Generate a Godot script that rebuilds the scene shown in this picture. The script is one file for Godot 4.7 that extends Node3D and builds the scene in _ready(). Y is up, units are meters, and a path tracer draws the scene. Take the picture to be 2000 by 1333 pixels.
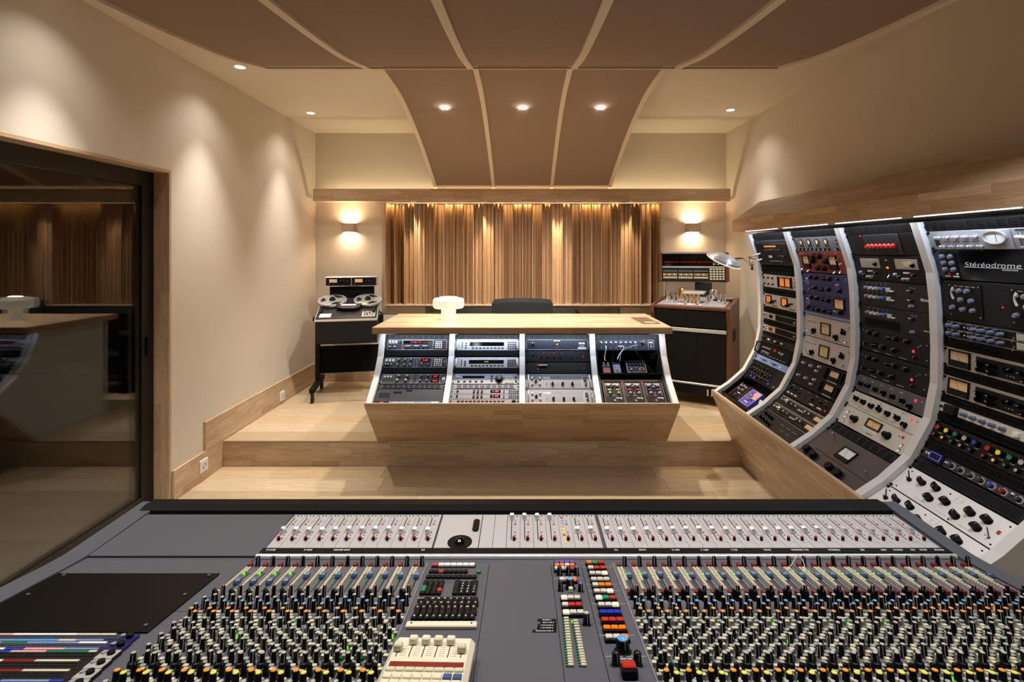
extends Node3D
# A recording studio's control room, seen over the mixing console. x right, y up, the camera looks along -z; distances in metres.

var M := {}
var shapes := {}
var counts := {}
const UP := Vector3.UP

func _ready():
	view_and_light()
	materials()
	room()
	glass_door()
	ceiling_clouds()
	beam_and_lamps()
	diffuser()
	rear_niche()
	desk()
	desk_gear()
	rack_cabinet()
	rack_gear()
	console()
	console_centre()
	console_things()
	tape_machine()
	multitrack()
	small_things()

func view_and_light():
	var cam := Camera3D.new()
	cam.name = "camera"
	cam.projection = Camera3D.PROJECTION_FRUSTUM
	cam.near = 0.05
	cam.far = 60.0
	cam.size = 0.05 * 1.333
	cam.frustum_offset = Vector2(-0.05 * 0.020, -0.05 * 0.1765)
	cam.position = Vector3(0, 1.56, 0)
	add_child(cam)
	cam.current = true
	var we := WorldEnvironment.new()
	we.name = "environment"
	var e := Environment.new()
	e.background_mode = Environment.BG_COLOR
	e.background_color = Color(0, 0, 0)
	e.tonemap_mode = Environment.TONE_MAPPER_LINEAR
	e.tonemap_exposure = EXPOSURE
	e.sdfgi_enabled = true
	e.ssao_enabled = true
	e.ssil_enabled = true
	we.environment = e
	add_child(we)

const EXPOSURE := 1.05

# ---------------------------------------------------------------- naming and placing
func numbered(parent: Node, called: String) -> String:
	var key := str(parent.get_instance_id()) + called
	counts[key] = counts.get(key, -1) + 1
	return called if counts[key] == 0 else "%s_%03d" % [called, counts[key]]

func put(parent: Node, n: Node, called: String):
	n.name = numbered(parent, called)
	parent.add_child(n, true)

func thing(called, label, category, xf := Transform3D(), group := "") -> Node3D:
	var o := Node3D.new()
	put(self, o, called)
	o.transform = xf
	tag(o, label, category, group)
	return o

func tag(o, label, category, group := ""):
	o.set_meta("label", label)
	o.set_meta("category", category)
	if group != "":
		o.set_meta("group", group)

func part(parent, called, mesh, mat = null, xf := Transform3D()) -> MeshInstance3D:
	var o := MeshInstance3D.new()
	o.mesh = mesh
	if mat:
		o.material_override = mat
	o.transform = xf
	put(parent, o, called)
	return o

func struct(called, mesh, mat, xf := Transform3D()) -> MeshInstance3D:
	var o := part(self, called, mesh, mat, xf)
	o.set_meta("kind", "structure")
	return o

func solo(called, label, category, mesh, mat = null, xf := Transform3D(), group := "") -> MeshInstance3D:
	var o := part(self, called, mesh, mat, xf)
	tag(o, label, category, group)
	return o

func at(x, y, z) -> Transform3D:
	return Transform3D(Basis(), Vector3(x, y, z))

func turned(p: Vector3, ax: Vector3, deg: float) -> Transform3D:
	return Transform3D(Basis(ax, deg_to_rad(deg)), p)

# ---------------------------------------------------------------- mesh building
class Poly:                       # flat polygons with box-mapped uv in metres; grain: the axis that u follows
	var v := PackedVector3Array()
	var n := PackedVector3Array()
	var uv := PackedVector2Array()
	var grain := 0
	var shift := Vector2.ZERO
	func face(p: Array, hint: Vector3, smooth: Array = []):
		var nn := Vector3.ZERO
		for i in p.size():
			var a: Vector3 = p[i]
			var b: Vector3 = p[(i + 1) % p.size()]
			nn += a.cross(b)
		if nn.length() < 1e-14:
			return
		nn = nn.normalized()
		var q := p
		var sm := smooth
		if nn.dot(hint) < 0:
			nn = -nn
			q = p.duplicate()
			q.reverse()
			if sm.size():
				sm = smooth.duplicate()
				sm.reverse()
		var big := nn.abs().max_axis_index()
		var ua := grain if grain != big else (big + 1) % 3
		var va := 3 - big - ua
		for i in range(1, q.size() - 1):
			for k in [0, i + 1, i]:
				var w: Vector3 = q[k]
				v.append(w)
				n.append(sm[k] if sm.size() else nn)
				uv.append(Vector2(w[ua], w[va]) + shift)
	func mesh() -> ArrayMesh:
		var a := []
		a.resize(Mesh.ARRAY_MAX)
		a[Mesh.ARRAY_VERTEX] = v
		a[Mesh.ARRAY_NORMAL] = n
		a[Mesh.ARRAY_TEX_UV] = uv
		var m := ArrayMesh.new()
		m.add_surface_from_arrays(Mesh.PRIMITIVE_TRIANGLES, a)
		return m

class Join:                       # several shapes in several materials become one mesh with a surface per material
	var st := {}
	func add(m: Mesh, xf: Transform3D, mat: Material):
		if not st.has(mat):
			var s := SurfaceTool.new()
			s.begin(Mesh.PRIMITIVE_TRIANGLES)
			st[mat] = s
		for k in m.get_surface_count():
			st[mat].append_from(m, k, xf)
	func add_all(m: ArrayMesh, xf: Transform3D):
		for k in m.get_surface_count():
			var mat = m.surface_get_material(k)
			if not st.has(mat):
				var s := SurfaceTool.new()
				s.begin(Mesh.PRIMITIVE_TRIANGLES)
				st[mat] = s
			st[mat].append_from(m, k, xf)
	func mesh() -> ArrayMesh:
		var out := ArrayMesh.new()
		for k in st:
			st[k].commit(out)
			out.surface_set_material(out.get_surface_count() - 1, k)
		return out

# a box with chamfered edges, centred
func bx(w: float, h: float, d: float, b := 0.0, grain := -1, shift := Vector2.ZERO) -> ArrayMesh:
	var key := "b%.5f,%.5f,%.5f,%.5f,%d,%.3f,%.3f" % [w, h, d, b, grain, shift.x, shift.y]
	if shapes.has(key):
		return shapes[key]
	var p := Poly.new()
	var s := Vector3(w, h, d) / 2
	p.grain = grain if grain >= 0 else Vector3(w, h, d).max_axis_index()
	p.shift = shift
	b = minf(b, 0.45 * minf(w, minf(h, d)))
	for a in 3:
		var c := (a + 1) % 3
		var e := (a + 2) % 3
		for sg in [-1, 1]:
			var q := []
			for k in [[-1, -1], [1, -1], [1, 1], [-1, 1]]:
				var w3 := Vector3.ZERO
				w3[a] = sg * s[a]
				w3[c] = k[0] * (s[c] - b)
				w3[e] = k[1] * (s[e] - b)
				q.append(w3)
			var hint := Vector3.ZERO
			hint[a] = sg
			p.face(q, hint)
			if b > 0:
				for t in [-1, 1]:
					var edge := []
					for k in [[0, -1], [0, 1], [1, 1], [1, -1]]:
						var w3 := Vector3.ZERO
						w3[a] = sg * (s[a] - (b if k[0] else 0.0))
						w3[c] = t * (s[c] - (0.0 if k[0] else b))
						w3[e] = k[1] * (s[e] - b)
						edge.append(w3)
					var h2 := Vector3.ZERO
					h2[a] = sg
					h2[c] = t
					p.face(edge, h2)
	if b > 0:
		for i in 8:
			var g := Vector3(1 if i & 1 else -1, 1 if i & 2 else -1, 1 if i & 4 else -1)
			var q := []
			for a in 3:
				var w3 := Vector3(g.x * (s.x - b), g.y * (s.y - b), g.z * (s.z - b))
				w3[a] = g[a] * s[a]
				q.append(w3)
			p.face(q, g)
	shapes[key] = p.mesh()
	return shapes[key]

# a turned shape round the y axis; profile: [radius, height] from bottom to top
func lathe(prof: Array, seg := 16, ends := true) -> ArrayMesh:
	var key := "l%s%d%s" % [prof, seg, ends]
	if shapes.has(key):
		return shapes[key]
	var p := Poly.new()
	for i in prof.size() - 1:
		var r0: float = prof[i][0]
		var y0: float = prof[i][1]
		var r1: float = prof[i + 1][0]
		var y1: float = prof[i + 1][1]
		var slope := Vector2(y1 - y0, r0 - r1).normalized()
		for k in seg:
			var a0 := TAU * k / seg
			var a1 := TAU * (k + 1) / seg
			var c0 := Vector3(cos(a0), 0, sin(a0))
			var c1 := Vector3(cos(a1), 0, sin(a1))
			var n0 := c0 * slope.x + UP * slope.y
			var n1 := c1 * slope.x + UP * slope.y
			p.face([c0 * r0 + UP * y0, c1 * r0 + UP * y0, c1 * r1 + UP * y1, c0 * r1 + UP * y1], n0 + n1, [n0, n1, n1, n0])
	if ends:
		for e in [[prof[0], -1], [prof[-1], 1]]:
			if e[0][0] > 1e-5:
				var q := []
				for k in seg:
					var a := TAU * k / seg
					q.append(Vector3(cos(a) * e[0][0], e[0][1], sin(a) * e[0][0]))
				p.face(q, UP * e[1])
	shapes[key] = p.mesh()
	return shapes[key]

func cyl(r: float, h: float, seg := 16) -> ArrayMesh:      # from y 0 to y h
	var b := minf(r, h) * 0.12
	return lathe([[r - b, 0.0], [r, b], [r, h - b], [r - b, h]], seg)

# an outline in the x-y plane pushed along z from z0 to z1
func prism(outline: PackedVector2Array, z0: float, z1: float, grain := 0, shift := Vector2.ZERO) -> ArrayMesh:
	var p := Poly.new()
	p.grain = grain
	p.shift = shift
	var tri := Geometry2D.triangulate_polygon(outline)
	for i in range(0, tri.size(), 3):
		for e in [[z0, -1], [z1, 1]]:
			var q := []
			for k in 3:
				var o := outline[tri[i + k]]
				q.append(Vector3(o.x, o.y, e[0]))
			p.face(q, Vector3(0, 0, e[1] * signf(z1 - z0)))
	var ccw := not Geometry2D.is_polygon_clockwise(outline)
	for i in outline.size():
		var a := outline[i]
		var b := outline[(i + 1) % outline.size()]
		var out := Vector3(b.y - a.y, a.x - b.x, 0) * (1.0 if ccw else -1.0)
		p.face([Vector3(a.x, a.y, z0), Vector3(b.x, b.y, z0), Vector3(b.x, b.y, z1), Vector3(a.x, a.y, z1)], out)
	return p.mesh()

# a round bar along a line of points
func tube(pts: Array, r: float, seg := 8, closed_ends := true) -> ArrayMesh:
	var p := Poly.new()
	var rings := []
	var side := Vector3.ZERO
	for i in pts.size():
		var d: Vector3 = (pts[mini(i + 1, pts.size() - 1)] - pts[maxi(i - 1, 0)]).normalized()
		side = d.cross(UP if absf(d.y) < 0.9 else Vector3.RIGHT).normalized() if side == Vector3.ZERO else (side - d * side.dot(d)).normalized()
		var other := d.cross(side)
		var ring := []
		for k in seg:
			var a := TAU * k / seg
			ring.append(side * cos(a) + other * sin(a))
		rings.append(ring)
	for i in pts.size() - 1:
		for k in seg:
			var k1 := (k + 1) % seg
			var n := [rings[i][k], rings[i][k1], rings[i + 1][k1], rings[i + 1][k]]
			p.face([pts[i] + n[0] * r, pts[i] + n[1] * r, pts[i + 1] + n[2] * r, pts[i + 1] + n[3] * r], n[0] + n[1], n)
	if closed_ends:
		for e in [[0, 1], [pts.size() - 1, pts.size() - 2]]:
			var q := []
			for k in seg:
				q.append(pts[e[0]] + rings[e[0]][k] * r)
			p.face(q, pts[e[0]] - pts[e[1]])
	return p.mesh()

func bend(pts: Array, steps := 6) -> Array:                 # a smooth line through points
	var out := []
	for i in pts.size() - 1:
		var p0: Vector3 = pts[maxi(i - 1, 0)]
		var p3: Vector3 = pts[mini(i + 2, pts.size() - 1)]
		for k in steps:
			out.append(pts[i].cubic_interpolate(pts[i + 1], p0, p3, float(k) / steps))
	out.append(pts[-1])
	return out

func text_mesh(s: String, size: float, bold := true) -> ArrayMesh:
	var key := "t%s%.5f%s" % [s, size, bold]
	if shapes.has(key):
		return shapes[key]
	var t := TextMesh.new()
	var f := SystemFont.new()
	f.font_names = PackedStringArray(["Droid Sans"])
	f.font_weight = 700 if bold else 400
	t.font = f
	t.text = s
	t.font_size = 32
	t.pixel_size = size / 24.0
	t.depth = 0.0006
	t.curve_step = 4.0
	var st := SurfaceTool.new()
	st.create_from(t, 0)
	shapes[key] = st.commit()
	return shapes[key]

# ---------------------------------------------------------------- materials
func mat(c: Color, rough := 0.6, metal := 0.0) -> StandardMaterial3D:
	var m := StandardMaterial3D.new()
	m.albedo_color = c
	m.roughness = rough
	m.metallic = metal
	return m

func glow(c: Color, power: float, base := Color(0.05, 0.05, 0.05)) -> StandardMaterial3D:
	var m := mat(base, 0.4)
	m.emission_enabled = true
	m.emission = c
	m.emission_energy_multiplier = power * 0.65
	return m

func noise(freq: float, sd: int, kind := FastNoiseLite.TYPE_SIMPLEX_SMOOTH, oct := 3) -> FastNoiseLite:
	var n := FastNoiseLite.new()
	n.noise_type = kind
	n.frequency = freq
	n.seed = sd
	n.fractal_octaves = oct
	return n

# wood: u along the grain. Staves of random tone glued side by side (rows), or one board's grain (rows = 1)
func wood_image(w: int, h: int, rows: int, tones: Array, sd: int, grain_depth: float) -> Image:
	var im := Image.create(w, h, false, Image.FORMAT_RGB8)
	var rng := RandomNumberGenerator.new()
	rng.seed = sd
	var fine := noise(0.011, sd + 1)
	var wide := noise(0.004, sd + 2)
	for r in rows:
		var y0 := h * r / rows
		var y1 := h * (r + 1) / rows
		var cuts := [0]
		var x := rng.randi_range(w / 12, w / 4)
		while x < w - w / 16 and rows > 1:
			cuts.append(x)
			x += rng.randi_range(w / 7, w / 3)
		cuts.append(w)
		for k in cuts.size() - 1:
			var tone: Color = tones[rng.randi() % tones.size()].lerp(tones[rng.randi() % tones.size()], 0.5)
			var off := rng.randf() * 3000.0
			for yy in range(y0, y1):
				for xx in range(cuts[k], cuts[k + 1]):
					var g := fine.get_noise_2d(xx * 0.9 + off, yy * 14.0 + off) * 0.65 + wide.get_noise_2d(xx + off, yy * 9.0) * 0.5
					var f := 1.0 + g * grain_depth
					im.set_pixel(xx, yy, Color(tone.r * f, tone.g * f, tone.b * f))
	return im

func wood(im: Image, len_u: float, len_v: float, rough := 0.5, tint := Color.WHITE) -> StandardMaterial3D:
	var m := mat(tint, rough)
	m.albedo_texture = ImageTexture.create_from_image(im)
	m.uv1_scale = Vector3(1.0 / len_u, 1.0 / len_v, 1)
	return m

func materials():
	var stave := wood_image(1024, 512, 12, [Color(0.745, 0.64, 0.525), Color(0.71, 0.60, 0.48), Color(0.775, 0.68, 0.57), Color(0.68, 0.565, 0.44)], 11, 0.16)
	M.stave = wood(stave, 1.5, 0.54, 0.42)
	var oak := wood_image(1024, 256, 1, [Color(0.75, 0.675, 0.565)], 23, 0.13)
	for k in 4:
		M["board%d" % k] = wood(oak, 1.3, 0.24, 0.38, [Color(1, 1, 1), Color(0.95, 0.94, 0.92), Color(1.0, 0.97, 0.93), Color(0.92, 0.90, 0.87)][k])
	var honey := wood_image(512, 256, 1, [Color(0.75, 0.61, 0.46)], 37, 0.2)
	for k in 4:
		M["slat%d" % k] = wood(honey, 0.9, 0.12, 0.5, [Color(1, 1, 1), Color(0.90, 0.87, 0.83), Color(0.96, 0.93, 0.9), Color(0.82, 0.77, 0.72)][k])
	M.oak = wood(oak, 1.3, 0.24, 0.5)
	var red := wood_image(512, 256, 1, [Color(0.36, 0.21, 0.13)], 51, 0.35)
	M.mahogany = wood(red, 0.8, 0.14, 0.4)
	M.wall = mat(Color(0.825, 0.79, 0.735), 0.92)
	M.ceiling = mat(Color(0.85, 0.815, 0.75), 0.95)
	M.rib = mat(Color(0.87, 0.815, 0.74), 0.8)
	M.fabric = mat(Color(0.59, 0.505, 0.44), 1.0)
	M.white = mat(Color(0.90, 0.89, 0.88), 0.5)
	M.cream = mat(Color(0.86, 0.83, 0.73), 0.45)
	M.beige = mat(Color(0.79, 0.77, 0.655), 0.5)
	M.greybtn = mat(Color(0.60, 0.615, 0.58), 0.5)
	M.black = mat(Color(0.045, 0.045, 0.05), 0.5)
	M.matt = mat(Color(0.03, 0.03, 0.032), 0.85)
	M.gloss = mat(Color(0.012, 0.012, 0.016), 0.08)
	M.knob = mat(Color(0.04, 0.04, 0.045), 0.38)
	M.dark = mat(Color(0.13, 0.135, 0.15), 0.5)
	M.char = mat(Color(0.20, 0.205, 0.22), 0.5)
	M.blueblack = mat(Color(0.088, 0.10, 0.13), 0.5)
	M.console = mat(Color(0.305, 0.315, 0.345), 0.5)
	M.consolelite = mat(Color(0.37, 0.37, 0.395), 0.5)
	M.fadertop = mat(Color(0.70, 0.69, 0.69), 0.42)
	M.silver = mat(Color(0.58, 0.58, 0.60), 0.45, 0.15)
	M.alu = mat(Color(0.86, 0.87, 0.88), 0.3, 0.75)
	M.steel = mat(Color(0.345, 0.345, 0.37), 0.5, 0.1)
	M.nickel = mat(Color(0.74, 0.72, 0.70), 0.4, 0.2)
	M.chrome = mat(Color(0.92, 0.92, 0.93), 0.09, 1.0)
	M.gold = mat(Color(0.85, 0.68, 0.36), 0.25, 0.9)
	M.oxblood = mat(Color(0.46, 0.10, 0.06), 0.45)
	M.navy = mat(Color(0.03, 0.125, 0.36), 0.45)
	M.bluegrey = mat(Color(0.45, 0.53, 0.72), 0.45)
	M.rail = mat(Color(0.90, 0.90, 0.91), 0.24, 0.6)
	M.paint = mat(Color(0.82, 0.81, 0.795), 0.5)
	M.sheet = mat(Color(0.035, 0.032, 0.031), 0.5)
	M.sheet.metallic_specular = 0.25
	M.brown = mat(Color(0.28, 0.235, 0.215), 0.5)
	M.umber = mat(Color(0.12, 0.10, 0.10), 0.5)
	M.taupe = mat(Color(0.63, 0.60, 0.57), 0.42, 0.1)
	M.ivory = mat(Color(0.80, 0.78, 0.73), 0.45)
	M.purple = mat(Color(0.36, 0.32, 0.75), 0.4)
	M.pink = mat(Color(0.85, 0.62, 0.62), 0.4)
	M.red = mat(Color(0.70, 0.13, 0.10), 0.42)
	M.redbtn = mat(Color(0.50, 0.07, 0.06), 0.45)
	M.orange = mat(Color(0.95, 0.58, 0.14), 0.4)
	M.yellow = mat(Color(0.92, 0.85, 0.22), 0.4)
	M.green = mat(Color(0.05, 0.45, 0.33), 0.4)
	M.blue = mat(Color(0.13, 0.22, 0.62), 0.4)
	M.capblue = mat(Color(0.36, 0.60, 0.75), 0.4)
	M.sky = mat(Color(0.30, 0.62, 0.85), 0.4)
	M.faderblue = mat(Color(0.22, 0.32, 0.50), 0.4)
	M.capgrey = mat(Color(0.66, 0.66, 0.63), 0.45)
	M.greyknob = mat(Color(0.42, 0.46, 0.53), 0.4)
	M.print = mat(Color(0.85, 0.85, 0.85), 0.6)
	M.ink = mat(Color(0.08, 0.08, 0.09), 0.6)
	M.rubber = mat(Color(0.02, 0.02, 0.02), 0.7)
	M.seat = mat(Color(0.085, 0.095, 0.105), 0.9)
	cloth(M.seat, 63, 0.05, 60.0)
	M.leather = mat(Color(0.035, 0.033, 0.032), 0.6)
	M.leather.metallic_specular = 0.3
	M.frame = mat(Color(0.02, 0.019, 0.018), 0.4)
	M.led_red = glow(Color(1.0, 0.12, 0.10), 3.0, Color(0.4, 0.02, 0.02))
	M.digit = glow(Color(1.0, 0.10, 0.06), 1.3, Color(0.4, 0.02, 0.02))
	M.led_pink = glow(Color(1.0, 0.15, 0.22), 3.0, Color(0.4, 0.02, 0.02))
	M.led_green = glow(Color(0.45, 1.0, 0.10), 1.3, Color(0.1, 0.3, 0.02))
	M.led_amber = glow(Color(1.0, 0.55, 0.08), 1.6, Color(0.4, 0.2, 0.02))
	M.led_blue = glow(Color(0.30, 0.28, 1.0), 3.0, Color(0.02, 0.02, 0.4))
	M.led_dim = glow(Color(1.0, 0.10, 0.08), 0.6, Color(0.3, 0.02, 0.02))
	M.vu = glow(Color(1.0, 0.70, 0.40), 0.16, Color(0.80, 0.68, 0.50))
	M.vu_hot = glow(Color(1.0, 0.54, 0.18), 0.8, Color(0.7, 0.45, 0.2))
	M.vu_dim = glow(Color(1.0, 0.76, 0.50), 0.04, Color(0.78, 0.70, 0.56))
	M.vu_white = mat(Color(0.86, 0.87, 0.84), 0.4)
	M.lit_white = glow(Color(1.0, 0.90, 0.72), 0.8, Color(0.9, 0.88, 0.8))
	M.lit_orange = glow(Color(1.0, 0.42, 0.14), 0.75, Color(0.9, 0.4, 0.2))
	M.btn_clear = mat(Color(0.78, 0.77, 0.73), 0.3)
	M.btn_orange = mat(Color(0.88, 0.47, 0.08), 0.3)
	M.btn_red = mat(Color(0.70, 0.14, 0.09), 0.35)
	M.btn_blue = mat(Color(0.10, 0.14, 0.70), 0.3)
	M.btn_green = mat(Color(0.05, 0.55, 0.38), 0.3)
	M.btn_violet = mat(Color(0.33, 0.30, 0.66), 0.3)
	for k in [M.knob, M.black, M.matt, M.dark, M.blueblack, M.char, M.umber]:
		k.metallic_specular = 0.3
	M.stonegold = wood(oak, 1.3, 0.24, 0.5, Color(0.8, 0.72, 0.62))

func cloth(m: StandardMaterial3D, sd: int, depth: float, scale: float):
	var t := NoiseTexture2D.new()
	t.width = 256
	t.height = 256
	t.seamless = true
	t.noise = noise(0.09, sd, FastNoiseLite.TYPE_SIMPLEX, 2)
	t.as_normal_map = true
	t.bump_strength = depth * 40.0
	m.normal_enabled = true
	m.normal_texture = t
	m.normal_scale = 0.35
	m.uv1_triplanar = true
	m.uv1_world_triplanar = true
	m.uv1_scale = Vector3(scale / 10, scale / 10, scale / 10)

# ---------------------------------------------------------------- the room
const LEFT := -2.18
const RIGHT := 2.15
const BACK := -5.40
const NEAR := 1.9
const TOP := 2.80
const STAGE := 0.185
const STEP := -3.70

# a prism whose outline lies in the z-y plane and which runs from x0 to x1
func side_prism(outline: PackedVector2Array, x0: float, x1: float, grain := 0) -> Array:
	return [prism(outline, -x1, -x0, grain), Transform3D(Basis(Vector3(0, 0, 1), Vector3(0, 1, 0), Vector3(-1, 0, 0)), Vector3.ZERO)]

func boards(parent, z0: float, z1: float, x0: float, x1: float, y: float, sd: int):
	var rng := RandomNumberGenerator.new()
	rng.seed = sd
	var rows := int(round((z1 - z0) / 0.19))
	var w := (z1 - z0) / rows
	for r in rows:
		var x := x0
		var first := true
		while x < x1 - 0.01:
			var l := 1.9 if not first else 0.5 + 1.4 * rng.randf()
			first = false
			if x1 - x - l < 0.3:
				l = x1 - x
			var m := bx(l - 0.0016, 0.014, w - 0.0016, 0.001, 0, Vector2(rng.randf() * 1.3, rng.randf()))
			part(parent, "floorboard", m, M["board%d" % (rng.randi() % 4)], at(x + l / 2, y - 0.007, z0 + (r + 0.5) * w).translated(-parent.position))
			x += l

func room():
	var fl := struct("floor", bx(4.7, 0.2, NEAR - BACK + 0.8), M.oak, at(0, -0.115, (NEAR + BACK - 0.5) / 2))
	boards(fl, STEP, 0.10, LEFT - 0.08, RIGHT, 0.0, 5)
	var stage := struct("floor_stage", bx(RIGHT - LEFT, STAGE - 0.014, STEP - BACK - 0.02), M.oak, at((LEFT + RIGHT) / 2, (STAGE - 0.014) / 2, (STEP - 0.02 + BACK) / 2))
	boards(stage, BACK, STEP, LEFT, RIGHT, STAGE, 6)
	struct("trim_1", bx(RIGHT - LEFT, STAGE - 0.015, 0.02, 0.0, 0), M.stave, at((LEFT + RIGHT) / 2, (STAGE - 0.015) / 2, STEP - 0.0102))
	# the long walls, the left one with the doorway
	var w := side_prism(PackedVector2Array([Vector2(-5.6, 0), Vector2(-3.18, 0), Vector2(-3.18, 2.06), Vector2(-0.9, 2.06), Vector2(-0.9, 0), Vector2(NEAR, 0), Vector2(NEAR, TOP), Vector2(-5.6, TOP)]), LEFT - 0.15, LEFT)
	struct("wall_left", w[0], M.wall, w[1])
	struct("wall_right", bx(0.15, TOP, NEAR + 5.6), M.wall, at(RIGHT + 0.075, TOP / 2, (NEAR - 5.6) / 2))
	struct("wall_rear", bx(4.8, TOP, 0.15), M.wall, at(0, TOP / 2, NEAR + 0.075))
	struct("wall_front_left", bx(-LEFT - 1.446, TOP, 0.15), M.wall, at((LEFT - 1.446) / 2, TOP / 2, BACK - 0.075))
	struct("wall_front_right", bx(RIGHT - 1.456, TOP, 0.15), M.wall, at((RIGHT + 1.456) / 2, TOP / 2, BACK - 0.075))
	struct("wall_front_upper", bx(2.902, TOP - 2.066, 0.15), M.wall, at(0.005, (TOP + 2.066) / 2, BACK - 0.075))
	for sg in [-1, 1]:
		struct("wall_front_lower", bx(0.424, 0.97, 0.15), M.wall, at(sg * 1.241 + 0.005, 0.485, BACK - 0.075))
	struct("ceiling", bx(4.8, 0.15, NEAR + 5.6), M.ceiling, at(0, TOP + 0.075, (NEAR - 5.6) / 2))
	# niche under the diffuser
	struct("wall_niche", bx(2.3, 1.1, 0.1), M.wall, at(0, 0.55, BACK - 0.65))
	struct("wall_niche_left", bx(0.1, 1.1, 0.45), M.wall, at(-1.08, 0.55, BACK - 0.375))
	struct("wall_niche_right", bx(0.1, 1.1, 0.45), M.wall, at(1.08, 0.55, BACK - 0.375))
	struct("ceiling_niche", bx(2.3, 0.03, 0.45), M.wall, at(0, 0.962, BACK - 0.375))
	struct("floor_niche", bx(2.3, 0.1, 0.5), M.oak, at(0, STAGE - 0.05, BACK - 0.35))
	# skirting of glued wood staves: low before the step, then on the stage
	struct("baseboard_left", bx(0.018, 0.19, 0.545, 0.002, 2), M.stave, at(LEFT + 0.009, 0.095, -3.4525))
	struct("baseboard_left_stage", bx(0.018, 0.20, 1.88, 0.002, 2), M.stave, at(LEFT + 0.009, 0.2875, -4.44))
	struct("baseboard_right_stage", bx(0.018, 0.20, 1.66, 0.002, 2), M.stave, at(RIGHT - 0.009, STAGE + 0.10, -4.55))
	struct("baseboard_front_left", bx(1.12, 0.20, 0.018, 0.002, 0), M.stave, at(-1.60, STAGE + 0.10, BACK + 0.009))
	struct("baseboard_front_right", bx(1.09, 0.20, 0.018, 0.002, 0), M.stave, at(1.585, STAGE + 0.10, BACK + 0.009))
	for s in [[-3.467, 0.105, "white wall socket on the low skirting beside the glass door"], [-4.60, 0.255, "white wall socket on the stage skirting near the tape machine"]]:
		var o := thing("wall_socket", s[2], "socket", Transform3D(Basis(UP, PI / 2), Vector3(LEFT + 0.018, s[1], s[0])))
		part(o, "cover_plate", bx(0.082, 0.082, 0.010, 0.002), M.white, at(0, 0, 0.005))
		part(o, "socket_well", lathe([[0.020, 0.0], [0.020, 0.006], [0.017, 0.006], [0.016, 0.001]], 16), M.greybtn, Transform3D(Basis(Vector3.RIGHT, PI / 2), Vector3(0, 0, 0.0065)))

func glass_door():
	# lining boards of the doorway
	struct("trim_2", bx(0.10, 2.04, 0.02, 0.001, 1), M.stave, at(LEFT - 0.049, 1.02, -3.17))
	struct("trim_3", bx(0.10, 0.02, 2.28, 0.001, 2), M.stave, at(LEFT - 0.049, 2.05, -2.04))
	struct("trim_4", bx(0.10, 2.04, 0.02, 0.001, 1), M.stave, at(LEFT - 0.049, 1.02, -0.91))
	var d := Node3D.new()
	put(self, d, "door_1")
	d.set_meta("kind", "structure")
	d.position = Vector3(LEFT - 0.118, 0, 0)
	part(d, "stile", bx(0.05, 2.04, 0.10, 0.003), M.frame, at(0, 1.02, -3.11))
	part(d, "stile", bx(0.05, 2.04, 0.10, 0.003), M.frame, at(0, 1.02, -0.97))
	part(d, "rail", bx(0.05, 0.09, 2.04, 0.003), M.frame, at(0, 1.995, -2.04))
	part(d, "rail", bx(0.05, 0.085, 2.04, 0.003), M.frame, at(0, 0.0425, -2.04))
	var g := mat(Color(0.02, 0.02, 0.02, 0.02), 0.0)
	g.transparency = BaseMaterial3D.TRANSPARENCY_ALPHA
	g.metallic_specular = 0.37
	for k in 2:
		part(d, "glass_pane", bx(0.004, 1.87, 2.05), g, at(0.014 - 0.022 * k, 1.018, -2.04))
	part(d, "pull_handle", bx(0.012, 0.12, 0.02, 0.003), M.black, at(0.031, 0.98, -3.10))
	# the unlit hall behind it
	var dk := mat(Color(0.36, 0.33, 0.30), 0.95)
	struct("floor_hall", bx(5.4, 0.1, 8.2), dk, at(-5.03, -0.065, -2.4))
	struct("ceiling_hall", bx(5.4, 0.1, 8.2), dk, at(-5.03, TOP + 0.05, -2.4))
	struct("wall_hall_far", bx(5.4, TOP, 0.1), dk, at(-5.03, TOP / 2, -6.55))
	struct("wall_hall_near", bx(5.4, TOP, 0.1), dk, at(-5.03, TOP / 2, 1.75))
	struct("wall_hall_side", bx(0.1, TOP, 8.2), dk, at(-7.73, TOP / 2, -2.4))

func cloud_profile(pts: Array) -> Array:
	var v := []
	for p in pts:
		v.append(Vector3(-p[0], p[1], 0))
	var out := []
	for q in bend(v, 5):
		out.append(Vector2(q.x, q.y))
	return out

func strip_outline(line: Array, below: float, above: float) -> PackedVector2Array:
	var o := PackedVector2Array()
	for p in line:
		o.append(p + Vector2(0, -below))
	for i in range(line.size() - 1, -1, -1):
		o.append(line[i] + Vector2(0, above))
	return o

func cloud(called, label, prof, xs, rib_w, drop):
	var t := thing(called, label, "ceiling panel")
	for i in xs.size():
		var ends: bool = i == 0 or i == xs.size() - 1
		var r := side_prism(strip_outline(prof, drop, 0.055 if ends else 0.02), xs[i] - rib_w / 2, xs[i] + rib_w / 2)
		part(t, "rib", r[0], M.rib, r[1])
		if i:
			var f := side_prism(strip_outline(prof, 0.0, 0.03), xs[i - 1] + rib_w / 2, xs[i] - rib_w / 2)
			part(t, "fabric_panel", f[0], M.fabric, f[1])
	return t

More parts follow.
